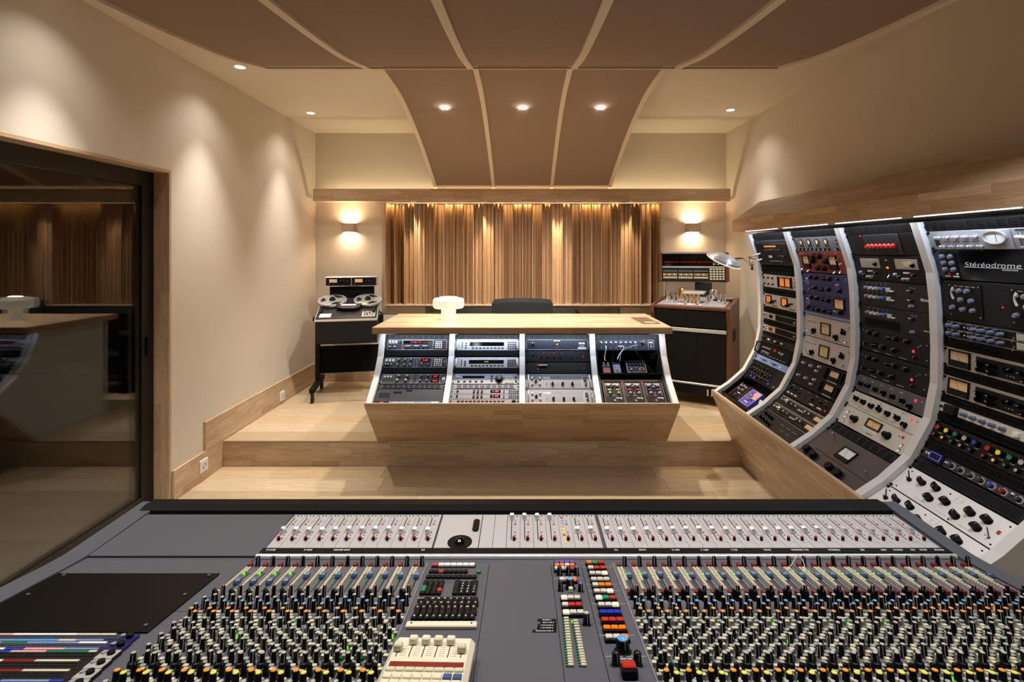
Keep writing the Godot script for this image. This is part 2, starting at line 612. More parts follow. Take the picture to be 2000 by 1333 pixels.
func ceiling_clouds():
	var big := cloud_profile([[2.92, 2.612], [2.80, 2.585], [2.53, 2.526], [2.21, 2.480], [1.9, 2.445], [1.5, 2.41], [1.0, 2.38], [0.0, 2.35], [-1.0, 2.35]])
	var t = cloud("ceiling_cloud", "large brown fabric ceiling cloud of five bays curving up over the console", big, [-1.475, -0.885, -0.295, 0.295, 0.885, 1.475], 0.036, 0.014)
	part(t, "edge_trim", bx(2.95, 0.012, 0.012, 0.002), M.rib, at(0, 2.604, -2.928))
	var low := cloud_profile([[3.02, 2.70], [3.3, 2.705], [3.76, 2.675], [4.306, 2.546], [4.78, 2.385], [5.1, 2.262], [5.33, 2.168]])
	cloud("ceiling_cloud", "narrow brown fabric ceiling cloud of three bays sweeping down to the wood beam", low, [-0.884, -0.292, 0.300, 0.892], 0.034, 0.012)

# a recessed lamp: ring, glowing lens and a spot light just below it. tilt: the way it points
func downlight(p: Vector3, r: float, power: float, angle: float, soft: float, warm: Color, lens: float, label: String, group: String, up := UP, spill := 0.0):
	var xf := Transform3D(Basis(Quaternion(UP, up)), p)
	var t := thing("recessed_spotlight", label, "spotlight", xf, group)
	part(t, "ring", lathe([[r * 0.72, 0.0], [r, -0.003], [r * 1.12, -0.001], [r * 1.12, 0.002]], 20, false), M.white)
	part(t, "lamp_lens", lathe([[r * 0.74, -0.0012], [r * 0.74, 0.001]], 12), glow(warm, lens))
	var l := SpotLight3D.new()
	l.position = Vector3(0, -0.008, 0)
	l.rotation.x = -PI / 2
	l.light_color = warm
	l.light_energy = power
	l.light_size = r * 0.7
	l.spot_angle = angle
	l.spot_angle_attenuation = soft
	l.spot_range = 9.0
	l.spot_attenuation = 2.0
	l.shadow_enabled = true
	put(t, l, "spot")
	if spill > 0:
		var w := l.duplicate()
		w.light_energy = spill
		w.spot_angle = 60
		put(t, w, "spill")

func area(parent, p: Vector3, normal: Vector3, along: Vector3, w: float, h: float, power: float, c: Color):
	var l := AreaLight3D.new()
	var z := -normal.normalized()
	var x := (along - z * along.dot(z)).normalized()
	l.transform = Transform3D(Basis(x, z.cross(x), z), p)
	l.area_size = Vector2(w, h)
	l.light_color = c
	l.light_energy = power
	l.area_range = 9.0
	l.area_attenuation = 2.0
	l.shadow_enabled = true
	put(parent, l, "glow_light")

const WARM := Color(1.0, 0.92, 0.80)
const NEUTRAL := Color(1.0, 0.965, 0.92)
const COOL := Color(0.86, 0.92, 1.0)

func beam_and_lamps():
	var b := thing("wood_beam", "long light wood beam across the front wall above the diffuser", "beam")
	part(b, "front_board", bx(4.24, 0.126, 0.022, 0.002, 0), M.stave, at(-0.005, 2.127, -5.211))
	part(b, "underside_board", bx(4.24, 0.018, 0.175, 0.0, 0), M.stave, at(-0.005, 2.073, -5.3098))
	# concealed warm strip lights: one in the trough over the beam, one behind the diffuser's top edge
	var s := thing("cove_light_strip", "warm light strip hidden in the trough on top of the wood beam", "light strip", at(0, 2.086, -5.285))
	part(s, "strip_light", bx(4.1, 0.006, 0.012), glow(WARM, 2.0))
	area(s, Vector3(0, 0.008, 0), Vector3(0, 1, -0.1), Vector3.RIGHT, 4.1, 0.012, COVE, Color(1.0, 0.90, 0.72))
	s = thing("cove_light_strip", "warm light strip under the beam grazing the diffuser's top edge", "light strip", at(0, 2.0625, -5.392))
	part(s, "strip_light", bx(2.84, 0.005, 0.010), glow(WARM, 2.0))
	area(s, Vector3(0, -0.006, 0), Vector3(0, -1, -0.45), Vector3.RIGHT, 2.84, 0.010, DIFF_STRIP, Color(1.0, 0.89, 0.64))
	var g1 := "row of spotlights along the left wall"
	for k in 4:
		var nm = ["left wall ceiling spotlight nearest the front corner", "left wall ceiling spotlight beside the big cloud's corner", "left wall ceiling spotlight above the glass door", "left wall ceiling spotlight at the console's side"][k]
		downlight(Vector3(-1.905, TOP, -4.61 + 1.155 * k), 0.042, WALL_SPOT * [0.9, 1.0, 1.15, 0.8][k], 31, 1.0, NEUTRAL, 14.0, nm, g1, UP, WALL_SPILL)
	downlight(Vector3(1.835, TOP, -4.51), 0.042, WALL_SPOT * 0.8, 31, 1.0, NEUTRAL, 14.0, "single ceiling spotlight over the right wall near the front corner", "", UP, WALL_SPILL)
	for k in 3:
		var nm = ["fabric bay spotlight over the white lamp's end of the desk", "middle spotlight of the narrow ceiling cloud", "fabric bay spotlight on the multitrack recorder's side"][k]
		downlight(Vector3(-0.588 + 0.592 * k, 2.638, -3.90), 0.042, CLOUD_SPOT, 58, 1.0, Color(1.0, 0.96, 0.91), 26.0, nm, "spotlights in the narrow ceiling cloud", Vector3(0, 0.975, 0.22).normalized())
	for k in 4:
		var nm = ["beam spotlight nearest the tape machine", "beam spotlight second from the tape machine", "beam spotlight second from the multitrack recorder", "beam spotlight nearest the multitrack recorder"][k]
		downlight(Vector3([-1.112, -0.378, 0.367, 1.112][k], 2.064, -5.240), 0.024, BEAM_SPOT, 22, 1.0, WARM, 9.0, nm, "small spotlights under the wood beam", Vector3(0, 1, 0.12).normalized())
	# spotlights over the console, unseen above the frame; outer pair added to brighten walls
	for k in 5:
		downlight(Vector3(-1.18 + 0.59 * k, 2.386, -1.25), 0.036, CONSOLE_SPOT, 62, 1.0, Color(1.0, 0.98, 0.96), 14.0, ["added unseen big cloud spotlight at the glass door's side", "big cloud spotlight over the console's blank wing", "middle spotlight of the big cloud over the console", "big cloud spotlight over the console's channel bank", "added unseen big cloud spotlight at the tall rack's side"][k], "spotlights in the big ceiling cloud")
	for k in 2:
		var o := thing("wall_sconce", ["wood box wall sconce above the tape machine", "wood box wall sconce above the multitrack recorder's meter remote"][k], "wall lamp", at([-1.81, 1.787][k], 1.80, BACK), "wood box wall sconces")
		var bo := PackedVector2Array([Vector2(-0.064, -0.046), Vector2(0.064, -0.046), Vector2(0.064, 0.046), Vector2(-0.064, 0.046)])
		part(o, "front_board", prism(bo, 0.088, 0.10, 0), M.oak)
		part(o, "side_board", bx(0.012, 0.092, 0.087, 0.0, 2), M.oak, at(-0.058, 0, 0.0435))
		part(o, "side_board", bx(0.012, 0.092, 0.087, 0.0, 2), M.oak, at(0.058, 0, 0.0435))
		part(o, "bulb_lamp", bx(0.09, 0.03, 0.05), glow(WARM, 3.5), at(0, 0, 0.045))
		for sg in [1, -1]:
			area(o, Vector3(0, 0.022 * sg, 0.045), Vector3(0, sg, 0), Vector3.RIGHT, 0.09, 0.05, SCONCE, Color(1.0, 0.86, 0.70))

const COVE := 0.8
const DIFF_STRIP := 0.9
const WALL_SPILL := 0.46
const WALL_SPOT := 3.3
const CLOUD_SPOT := 3.7
const BEAM_SPOT := 1.2
const CONSOLE_SPOT := 1.1
const SCONCE := 0.3
const RACK_STRIP := 0.12
const DESK_STRIP := 0.15
const LAMP := 0.22
const ARM_LAMP := 0.7

func diffuser():
	# wells of seven depths, four times over, each filled with a finer comb of wood
	var t := thing("wood_diffuser", "slatted wood sound diffuser with wells of different depths on the front wall", "acoustic panel", at(0.005, 0.985, BACK))
	var pitch := 2.86 / 28.0
	var seq := [0, 1, 4, 2, 2, 4, 1]
	part(t, "bottom_board", bx(2.89, 0.016, 0.25, 0.002, 0), M.stave, at(0, 0.008, -0.036))
	var h := 1.05
	part(t, "back_board", bx(2.89, 1.10, 0.012, 0.0, 1), M.slat3, at(0, 0.55, -0.172))
	part(t, "top_board", bx(2.89, 0.012, 0.11, 0.0, 0), M.slat1, at(0, 1.086, -0.11))
	var combs := []
	for k in 3:
		var o := PackedVector2Array()
		var w := pitch - 0.012
		var steps = [[0, 1, 3, 2, 2, 3, 1], [1, 3, 2, 0, 2, 3, 1], [2, 0, 1, 3, 1, 0, 2]][k]
		for i in 7:
			var z: float = 0.034 - 0.013 * steps[i]
			o.append(Vector2(-w / 2 + w * i / 7, z))
			o.append(Vector2(-w / 2 + w * (i + 1) / 7, z))
		o.append(Vector2(w / 2, -0.012))
		o.append(Vector2(-w / 2, -0.012))
		combs.append(prism(o, 0.0, -h, 2, Vector2(0.37 * k, 0.05 * k)))
	var stand := Basis(Vector3(1, 0, 0), Vector3(0, 0, 1), Vector3(0, -1, 0))
	var rng := RandomNumberGenerator.new()
	rng.seed = 77
	for i in 28:
		var dep: int = seq[((i - 3) % 7 + 7) % 7]
		var x := -1.43 + pitch * (i + 0.5)
		var m: String = "slat%d" % ([0, 1, 3, 2, 2][dep] if rng.randf() < 0.7 else rng.randi() % 4)
		part(t, "comb_block", combs[rng.randi() % 3], M[m], Transform3D(stand, Vector3(x, 0.016, 0.045 - 0.043 * dep)))
	for i in 29:
		part(t, "fin", bx(0.0085, h, 0.25, 0.001, 1, Vector2(0.1 * i, 0)), M["slat%d" % (i % 3)], at(-1.43 + pitch * i, 0.016 + h / 2, -0.036))

func rear_niche():
	var s := thing("sofa", "low black leather sofa against the front wall behind the desk", "sofa", at(-0.10, STAGE - 0.015, -5.05))
	part(s, "seat", bx(1.36, 0.22, 0.42, 0.04), M.leather, at(0, 0.32, -0.0))
	part(s, "backrest", bx(1.36, 0.42, 0.16, 0.05), M.leather, at(0, 0.605, -0.13))
	for sg in [-1, 1]:
		part(s, "armrest", bx(0.14, 0.36, 0.5, 0.04), M.leather, at(sg * 0.75, 0.46, 0.02))
		part(s, "leg", bx(0.05, 0.21, 0.3, 0.005), M.black, at(sg * 0.66, 0.105, 0.0))
	var c := thing("office_chair", "charcoal upholstered chair with a rounded back behind the desk", "chair", at(0.0, STAGE, -4.65))
	var o := []
	for k in 13:
		var a := -0.5 + k / 12.0
		o.append(Vector3(a * 0.50, 0, 0.16 * (1.0 - 4.0 * a * a) * -1.0 + 0.06))
	var p := Poly.new()
	for k in 12:
		var a: Vector3 = o[k]
		var b: Vector3 = o[k + 1]
		for q in [[0.035, 1], [-0.035, -1]]:
			p.face([a + Vector3(0, 0.36, q[0]), b + Vector3(0, 0.36, q[0]), b + Vector3(b.x * 0.1, 0.90, q[0] - 0.03), a + Vector3(a.x * 0.1, 0.90, q[0] - 0.03)], Vector3(0, 0, q[1]))
			p.face([a + Vector3(a.x * 0.1, 0.90, q[0] - 0.03), b + Vector3(b.x * 0.1, 0.90, q[0] - 0.03), b * 0.98 + Vector3(b.x * 0.04, 0.935, -0.03), a * 0.98 + Vector3(a.x * 0.04, 0.935, -0.03)], Vector3(0, 1, q[1]))
	for e in [0, 12]:
		var a: Vector3 = o[e]
		p.face([a + Vector3(0, 0.36, 0.035), a + Vector3(0, 0.36, -0.035), a + Vector3(a.x * 0.1, 0.90, -0.065), a + Vector3(a.x * 0.1, 0.90, 0.005)], Vector3(a.x, 0, 0))
	part(c, "backrest", p.mesh(), M.seat)
	part(c, "seat", bx(0.52, 0.10, 0.48, 0.04), M.seat, at(0, 0.41, 0.20))
	part(c, "base_post", cyl(0.03, 0.30, 12), M.black, at(0, 0.07, 0.2))
	for k in 5:
		part(c, "base_spoke", bx(0.035, 0.025, 0.28, 0.005), M.black, Transform3D(Basis(UP, TAU * k / 5), Vector3(0, 0.075, 0.2) + Basis(UP, TAU * k / 5) * Vector3(0, 0, 0.14)))
		part(c, "caster", lathe([[0.012, -0.03], [0.028, -0.02], [0.028, 0.02], [0.012, 0.03]], 10), M.rubber, Transform3D(Basis(UP, TAU * k / 5) * Basis(Vector3(0, 0, 1), PI / 2), Vector3(0, 0.028, 0.2) + Basis(UP, TAU * k / 5) * Vector3(0, 0, 0.26)))

# ---------------------------------------------------------------- rack units: a small kit. Positions on a front panel are in mm from its top left corner.
const DESK_LINE := [[3.74, 0.958], [3.68, 0.80], [3.575, 0.67], [3.40, 0.548]]
const RACK_LINE := [[1.627, 1.677], [1.668, 1.553], [1.694, 1.468], [1.707, 1.353], [1.714, 1.154], [1.712, 1.0065], [1.684, 0.863], [1.60, 0.7076], [1.492, 0.612], [1.395, 0.548]]
const RACK_FAR := 3.70
const RACK_PITCH := 0.523
const DESK_PITCH := 0.5105
var line_now := []
var bay_now := 0
var on_desk := true
var s_now := 0.0
var scale_now := 1.0
var cur: Node3D
var lift := 0.0
var ch := 44.45
var kx := 0.001
var ky := 0.001
var ink: Join
var small: Join
const TO_Z := Basis(Vector3(1, 0, 0), Vector3(0, 0, 1), Vector3(0, -1, 0))      # turns y into z

func line_length(l) -> float:
	var t := 0.0
	for i in l.size() - 1:
		t += Vector2(l[i][0], l[i][1]).distance_to(Vector2(l[i + 1][0], l[i + 1][1]))
	return t

func line_point(l, s: float) -> Vector2:
	for i in l.size() - 1:
		var a := Vector2(l[i][0], l[i][1])
		var b := Vector2(l[i + 1][0], l[i + 1][1])
		var d := a.distance_to(b)
		if s <= d or i == l.size() - 2:
			return a.lerp(b, s / d)
		s -= d
	return Vector2.ZERO

func bay(desk_bay: bool, n: int, total_units: float):
	close_unit()
	on_desk = desk_bay
	bay_now = n
	line_now = DESK_LINE if desk_bay else RACK_LINE
	s_now = 0.006
	scale_now = (line_length(line_now) - 0.016) / total_units

func slot(s0: float, s1: float, recess: float) -> Transform3D:
	var a := line_point(line_now, s0)
	var b := line_point(line_now, s1)
	var pa: Vector3
	var pb: Vector3
	var x: Vector3
	if on_desk:
		var cx := (bay_now - 1.5) * DESK_PITCH
		pa = Vector3(cx, a.y, -a.x)
		pb = Vector3(cx, b.y, -b.x)
		x = Vector3.RIGHT
	else:
		var cz := -(RACK_FAR - RACK_PITCH * (bay_now + 0.5))
		pa = Vector3(a.x, a.y, cz)
		pb = Vector3(b.x, b.y, cz)
		x = Vector3(0, 0, 1)
	var y := (pa - pb).normalized()
	var z := x.cross(y)
	return Transform3D(Basis(x, y, z), pb - z * recess)

func unit(n_u: float, called: String, label: String, category: String, face: Material, screws := true, deep := 0.10, group := ""):
	close_unit()
	var h := n_u * scale_now
	var xf := slot(s_now, s_now + h, 0.028)
	var len := (slot(s_now, s_now, 0.0).origin - slot(s_now + h, s_now + h, 0.0).origin).length()
	s_now += h
	if s_now > line_length(line_now) - 0.12:
		deep = minf(deep, 0.05)
	cur = thing(called, label, category, xf, group)
	ch = n_u * 44.45
	var w := 0.468 if on_desk else 0.478
	kx = w / 483.0
	ky = len / ch
	ink = Join.new()
	small = Join.new()
	if face:
		part(cur, "front_panel", bx(w, len - 0.0012, 0.005, 0.0012), face, at(0, len / 2, 0.0025))
		part(cur, "chassis", bx(w - 0.045, len - 0.004, deep), M.black, at(0, len / 2, -deep / 2))
	if screws:
		var sm := knob_mesh(0.0055 if not on_desk else 0.004, 0.006, M.black, M.black, null)
		for q in ([[9, 7], [474, 7], [9, ch - 7], [474, ch - 7]] if n_u > 1.4 else [[9, ch / 2], [474, ch / 2]]):
			part(cur, "rack_screw", sm, null, Transform3D(Basis(), pos(q[0], q[1])))

func close_unit():
	if cur and ink.st.size():
		part(cur, "panel_print", ink.mesh()).set_meta("kind", "stuff")
	if cur and small.st.size():
		var o := part(cur, "small_controls", small.mesh())
		o.set_meta("kind", "stuff")
	ink = Join.new()
	small = Join.new()
	cur = null

func pos(x: float, y: float, z := 0.005) -> Vector3:
	return Vector3((x - 241.5) * kx, (ch - y) * ky, z + lift)

# a knob standing on z = 0; skirt and cap may differ in colour, line: the pointer
func knob_mesh(r: float, h: float, body, cap, line, skirt = null, seg := 12) -> ArrayMesh:
	var key := "k%.4f,%.4f,%s,%s,%s,%s,%d" % [r, h, body, cap, line, skirt, seg]
	if shapes.has(key):
		return shapes[key]
	var j := Join.new()
	var up := Transform3D(TO_Z, Vector3.ZERO)
	if skirt:
		j.add(lathe([[r * 1.45, 0.0], [r * 1.4, h * 0.14], [r * 1.0, h * 0.2]], seg, false), up, skirt)
	j.add(lathe([[r * 1.12, 0.0], [r * 1.05, h * 0.3], [r * 0.97, h * 0.92], [r * 0.86, h]], seg), up, body)
	if cap and cap != body:
		j.add(lathe([[r * 0.84, h - 0.0004], [r * 0.80, h + 0.0006]], seg), up, cap)
	if line:
		j.add(bx(0.0011, r * 0.95, 0.0007), at(0, r * 0.45, h + 0.0006), line)
		j.add(bx(0.0011, 0.0007, h * 0.85), at(0, r * 1.04, h * 0.5), line)
	shapes[key] = j.mesh()
	return shapes[key]

func knob_style(s: String) -> ArrayMesh:
	match s:
		"b": return knob_mesh(0.0058, 0.014, M.knob, M.knob, M.print)
		"bs": return knob_mesh(0.0058, 0.014, M.knob, M.alu, M.ink)
		"B": return knob_mesh(0.0105, 0.020, M.knob, M.knob, M.print, M.knob)
		"BB": return knob_mesh(0.0135, 0.024, M.knob, M.knob, null, M.knob)
		"s": return knob_mesh(0.0062, 0.013, M.alu, M.silver, M.ink)
		"S": return knob_mesh(0.0090, 0.016, M.alu, M.silver, M.ink, M.dark)
		"g": return knob_mesh(0.0072, 0.018, M.greyknob, M.greyknob, M.print)
		"gb": return knob_mesh(0.0075, 0.022, M.greyknob, M.blue, M.print)
		"w": return knob_mesh(0.0075, 0.015, M.capgrey, M.white, M.ink, M.greyknob)
		"r": return knob_mesh(0.0075, 0.015, M.greyknob, M.red, M.print, M.greyknob)
		"u": return knob_mesh(0.0085, 0.015, M.blue, M.blue, M.print, M.greyknob)
		"nk": return knob_mesh(0.0085, 0.015, M.greyknob, M.greyknob, M.print, M.char)
		"kr": return knob_mesh(0.0115, 0.020, M.knob, M.red, null)
		"ky": return knob_mesh(0.0115, 0.020, M.knob, M.yellow, null)
		"kg": return knob_mesh(0.0115, 0.020, M.knob, M.green, null)
		"kw": return knob_mesh(0.0115, 0.020, M.knob, M.capgrey, null)
		"ku": return knob_mesh(0.0115, 0.020, M.knob, M.blue, null)
		"mr": return knob_mesh(0.0072, 0.014, M.knob, M.red, null)
		"my": return knob_mesh(0.0072, 0.014, M.knob, M.yellow, null)
		"mg": return knob_mesh(0.0072, 0.014, M.knob, M.green, null)
		"mw": return knob_mesh(0.0072, 0.014, M.knob, M.capgrey, null)
		"mu": return knob_mesh(0.0072, 0.014, M.knob, M.blue, null)
		"dk": return knob_mesh(0.0095, 0.017, M.char, M.char, M.print, M.alu)
		"du": return knob_mesh(0.0095, 0.017, M.blue, M.blue, M.print, M.alu)
		"dr": return knob_mesh(0.0095, 0.017, M.redbtn, M.redbtn, M.print, M.alu)
	return knob_mesh(0.006, 0.014, M.knob, M.knob, M.print)

func kn(style: String, pts: Array, turn := 20.0):
	var m := knob_style(style)
	for i in pts.size():
		part(cur, "knob", m, null, Transform3D(Basis(Vector3(0, 0, 1), deg_to_rad(turn - 47 * (i % 3))), pos(pts[i][0], pts[i][1])))

func krow(style: String, x: float, y: float, dx: float, n: int, rows := 1, dy := 0.0):
	var p := []
	for r in rows:
		for i in n:
			p.append([x + dx * i, y + dy * r])
	kn(style, p)

# a pointer knob shaped like a teardrop (called chicken head by engineers): round body with a nose
func pointer_knob(x: float, y: float, turn: float, r := 0.011):
	var key := "ptr%.4f" % r
	if not shapes.has(key):
		var o := PackedVector2Array()
		for k in 13:
			var a := PI * (1.1 - 2.2 * k / 12.0) - PI / 2 - PI
			o.append(Vector2(cos(a), sin(a)) * r * 0.72)
		o.append(Vector2(r * 0.22, r * 1.35))
		o.append(Vector2(-r * 0.22, r * 1.35))
		var j := Join.new()
		j.add(prism(o, 0.003, 0.016), Transform3D(), M.knob)
		j.add(lathe([[r * 0.95, 0.0], [r * 0.9, 0.003]], 14), Transform3D(TO_Z, Vector3.ZERO), M.knob)
		j.add(bx(0.0011, r * 0.9, 0.0006), at(0, r * 0.85, 0.0162), M.print)
		shapes[key] = j.mesh()
	part(cur, "pointer_knob", shapes[key], null, Transform3D(Basis(Vector3(0, 0, 1), deg_to_rad(turn)), pos(x, y)))

func toggle(x: float, y: float, lean := 25.0, m = null):
	var key := "tog%s" % m
	if not shapes.has(key):
		var j := Join.new()
		j.add(lathe([[0.0052, 0.0], [0.0052, 0.002], [0.003, 0.004]], 8), Transform3D(TO_Z, Vector3.ZERO), M.steel)
		j.add(lathe([[0.0014, 0.0], [0.0024, 0.015], [0.001, 0.0165]], 8), Transform3D(TO_Z * Basis(), Vector3(0, 0, 0.002)), m if m else M.chrome)
		shapes[key] = j.mesh()
	part(cur, "toggle_switch", shapes[key], null, Transform3D(Basis(Vector3.RIGHT, deg_to_rad(lean)), pos(x, y)))

func lamp(x: float, y: float, m, r := 0.0022):
	part(cur, "indicator_lamp", lathe([[r, 0.0], [r * 0.9, 0.0018], [r * 0.4, 0.0030]], 10), m, Transform3D(TO_Z, pos(x, y, 0.005)))

func btn(x: float, y: float, w: float, h: float, m, d := 0.005):
	part(cur, "button", bx(w * kx, h * ky, d, 0.0007), m, Transform3D(Basis(), pos(x, y, 0.005 + d / 2)))

func bgrid(x: float, y: float, nx: int, ny: int, dx: float, dy: float, w: float, h: float, m, d := 0.004):
	for i in nx:
		for k in ny:
			small.add(bx(w * kx, h * ky, d, 0.0005), Transform3D(Basis(), pos(x + dx * i, y + dy * k, 0.005 + d / 2)), m)

func ring(x: float, y: float, w: float, h: float, m = null, t := 0.9):     # a printed outline from its top left corner
	var mm = m if m else M.print
	for e in [[x + w / 2, y, w, t], [x + w / 2, y + h, w, t], [x, y + h / 2, t, h], [x + w, y + h / 2, t, h]]:
		ink.add(bx(e[2] * kx, e[3] * ky, 0.0004), Transform3D(Basis(), pos(e[0], e[1], 0.0052)), mm)

func plate(called: String, x: float, y: float, w: float, h: float, m, d := 0.003):   # a raised plate, from its top left corner
	part(cur, called, bx(w * kx, h * ky, d, 0.0008), m, Transform3D(Basis(), pos(x + w / 2, y + h / 2, 0.005 + d / 2)))

func ticks(x: float, y: float, r: float, n := 11, m = null):
	for k in n:
		var a := deg_to_rad(-140.0 + 280.0 * k / (n - 1))
		ink.add(bx(0.0007, 0.0022, 0.0003), Transform3D(Basis(Vector3(0, 0, 1), -a), pos(x, y, 0.0051) + Vector3(sin(a), cos(a), 0) * r), m if m else M.print)

func dashes(x: float, y: float, n: int, dx: float, w: float, h := 1.6, m = null):      # rows of lettering too small to read
	for k in n:
		ink.add(bx(w * kx, h * ky, 0.0003), Transform3D(Basis(), pos(x + dx * k, y, 0.0051)), m if m else M.print)

func words(s: String, x: float, y: float, size: float, m = null, called := "lettering", z := 0.0052):
	part(cur, called, text_mesh(s, size * kx), m if m else M.print, Transform3D(Basis(), pos(x, y, z)))

func meter(x: float, y: float, w: float, h: float, face, bezel = null, lower := 0.0):
	var b = bezel if bezel else M.black
	var j := Join.new()
	var ww := w * kx
	var hh := h * ky
	var t := 0.0055
	var low := lower * ky
	for e in [[0.0, hh / 2 - t / 2, ww, t], [0.0, -hh / 2 + t / 2 + low / 2, ww, t + low], [-ww / 2 + t / 2, 0.0, t, hh], [ww / 2 - t / 2, 0.0, t, hh]]:
		j.add(bx(e[2], e[3], 0.007, 0.0006), at(e[0], e[1], 0.0035), b)
	j.add(bx(ww - 0.002, hh - 0.002, 0.002), at(0, 0, 0.001), face)
	for k in 7:
		var a := deg_to_rad(-42.0 + 14.0 * k)
		j.add(bx(0.0007, hh * 0.10, 0.0003), Transform3D(Basis(Vector3(0, 0, 1), -a), Vector3(sin(a) * hh * 0.75, cos(a) * hh * 0.75 - hh * 0.42 + low * 0.6, 0.0022)), M.ink)
	j.add(bx(0.0008, hh * 0.6, 0.0004), Transform3D(Basis(Vector3(0, 0, 1), 0.5), Vector3(-hh * 0.1, low * 0.5, 0.0028)), M.ink)
	part(cur, "meter", j.mesh(), null, Transform3D(Basis(), pos(x + w / 2, y + h / 2)))

func screen(x: float, y: float, w: float, h: float, s := "", m = null, size := 6.0):
	part(cur, "display", bx(w * kx, h * ky, 0.002, 0.0004), M.gloss, Transform3D(Basis(), pos(x + w / 2, y + h / 2, 0.006)))
	if s != "":
		words(s, x + w / 2, y + h / 2, size, m if m else M.led_red, "display_digits", 0.0073)

func vents(x: float, y: float, w: float, h: float, nx: int, ny: int, m, gap := 0.35):       # a louvre: dark opening with real bars before it
	var j := Join.new()
	j.add(bx(w * kx, h * ky, 0.0006), Transform3D(Basis(), pos(x + w / 2, y + h / 2, 0.0054)), M.matt)
	var cw := w / nx
	var rh := h / ny
	for i in nx + 1:
		j.add(bx(cw * gap * kx, h * ky, 0.003), Transform3D(Basis(), pos(x + cw * i, y + h / 2, 0.0066)), m)
	for k in ny + 1:
		j.add(bx(w * kx, rh * 0.42 * ky, 0.003), Transform3D(Basis(), pos(x + w / 2, y + rh * k, 0.0065)), m)
	part(cur, "vent_grille", j.mesh())

func vent_unit(n_u: float, label: String, m, rows := 4, cols := 10):
	unit(n_u, "vent_panel", label, "vent panel", m, true, 0.03)
	vents(35, ch * 0.16, 413, ch * 0.68, cols, rows, m, 0.22)

func blank_unit(n_u: float, label: String, m = null):
	unit(n_u, "blank_panel", label, "blank panel", m if m else M.matt, true, 0.03)
	vents(60, ch * 0.2, 363, ch * 0.6, 30, 1, m if m else M.matt, 0.5)

# a box that stands in an open bay: placed in mm on the bay's face, drawn with the same kit
func loose(called, label, category, host: Transform3D, host_h: float, x: float, y: float, w: float, h: float, thick: float, back: float, face, lean := 0.0, group := ""):
	close_unit()
	var k := 0.001 * (0.468 if on_desk else 0.478) / 0.483
	var xf := host * Transform3D(Basis(Vector3.RIGHT, deg_to_rad(lean)), Vector3((x + w / 2 - 241.5) * k, (host_h - y - h) * k, back))
	cur = thing(called, label, category, xf, group)
	ch = h
	kx = k
	ky = k
	# mm on this face are counted from its own corner, so x runs from 241.5 - w/2
	part(cur, "case", bx(w * k, h * k, thick, 0.0025), face, at(0, h * k / 2, 0.005 - thick / 2))
	ink = Join.new()
	small = Join.new()
	return 241.5 - w / 2

func flat(l: Array) -> PackedVector2Array:
	var o := PackedVector2Array()
	for p in l:
		o.append(Vector2(p[0], p[1]))
	return o

func desk():
	var t := thing("studio_desk", "light wood studio desk with white curved rack bays on the stage edge", "desk", at(0, STAGE, -3.70))
	var off := Vector3(0, -STAGE, 3.70)
	part(t, "worktop", bx(2.137, 0.046, 0.80, 0.002, 0), M.stave, at(0, 0.991, -4.04).translated(off))
	var front := []
	for p in DESK_LINE:
		front.append([-p[0], p[1]])
	for i in 5:
		var o := front.duplicate()
		if i == 0 or i == 4:
			o += [[-3.71, 0.187], [-4.36, 0.187], [-4.36, 0.967], [-3.74, 0.967]]
		else:
			o += [[-3.60, 0.50], [-3.80, 0.62], [-3.90, 0.967], [-3.74, 0.967]]
		var x := (i - 2) * DESK_PITCH
		var q := side_prism(flat(o), x - 0.019, x + 0.019)
		part(t, "upright", q[0], M.paint, q[1].translated(off))
	var w := side_prism(flat([[-3.388, 0.548], [-3.388, 0.528], [-3.695, 0.187], [-3.73, 0.187], [-3.412, 0.527], [-3.406, 0.548]]), -1.045, 1.045, 2)
	var p: ArrayMesh = prism(flat([[-3.388, 0.548], [-3.388, 0.528], [-3.695, 0.187], [-3.73, 0.187], [-3.412, 0.527], [-3.406, 0.548]]), -1.045, 1.045, 2)
	part(t, "front_board", p, M.stave, w[1].translated(off))
	part(t, "back_board", bx(2.02, 0.78, 0.018), M.matt, at(0, 0.577, -4.05).translated(off))
	part(t, "bay_shelf", bx(2.02, 0.018, 0.5), M.matt, at(0, 0.30, -3.98).translated(off))
	var s := thing("desk_light_strip", "cool white light strip under the desk worktop's front edge", "light strip", at(0, 0.966, -3.672))
	part(s, "strip_light", bx(2.0, 0.004, 0.008), glow(COOL, 3.0))
	for k in 4:
		area(s, Vector3((k - 1.5) * DESK_PITCH, -0.004, -0.004), Vector3(0, -1, -0.45), Vector3.RIGHT, 0.44, 0.008, DESK_STRIP, COOL)

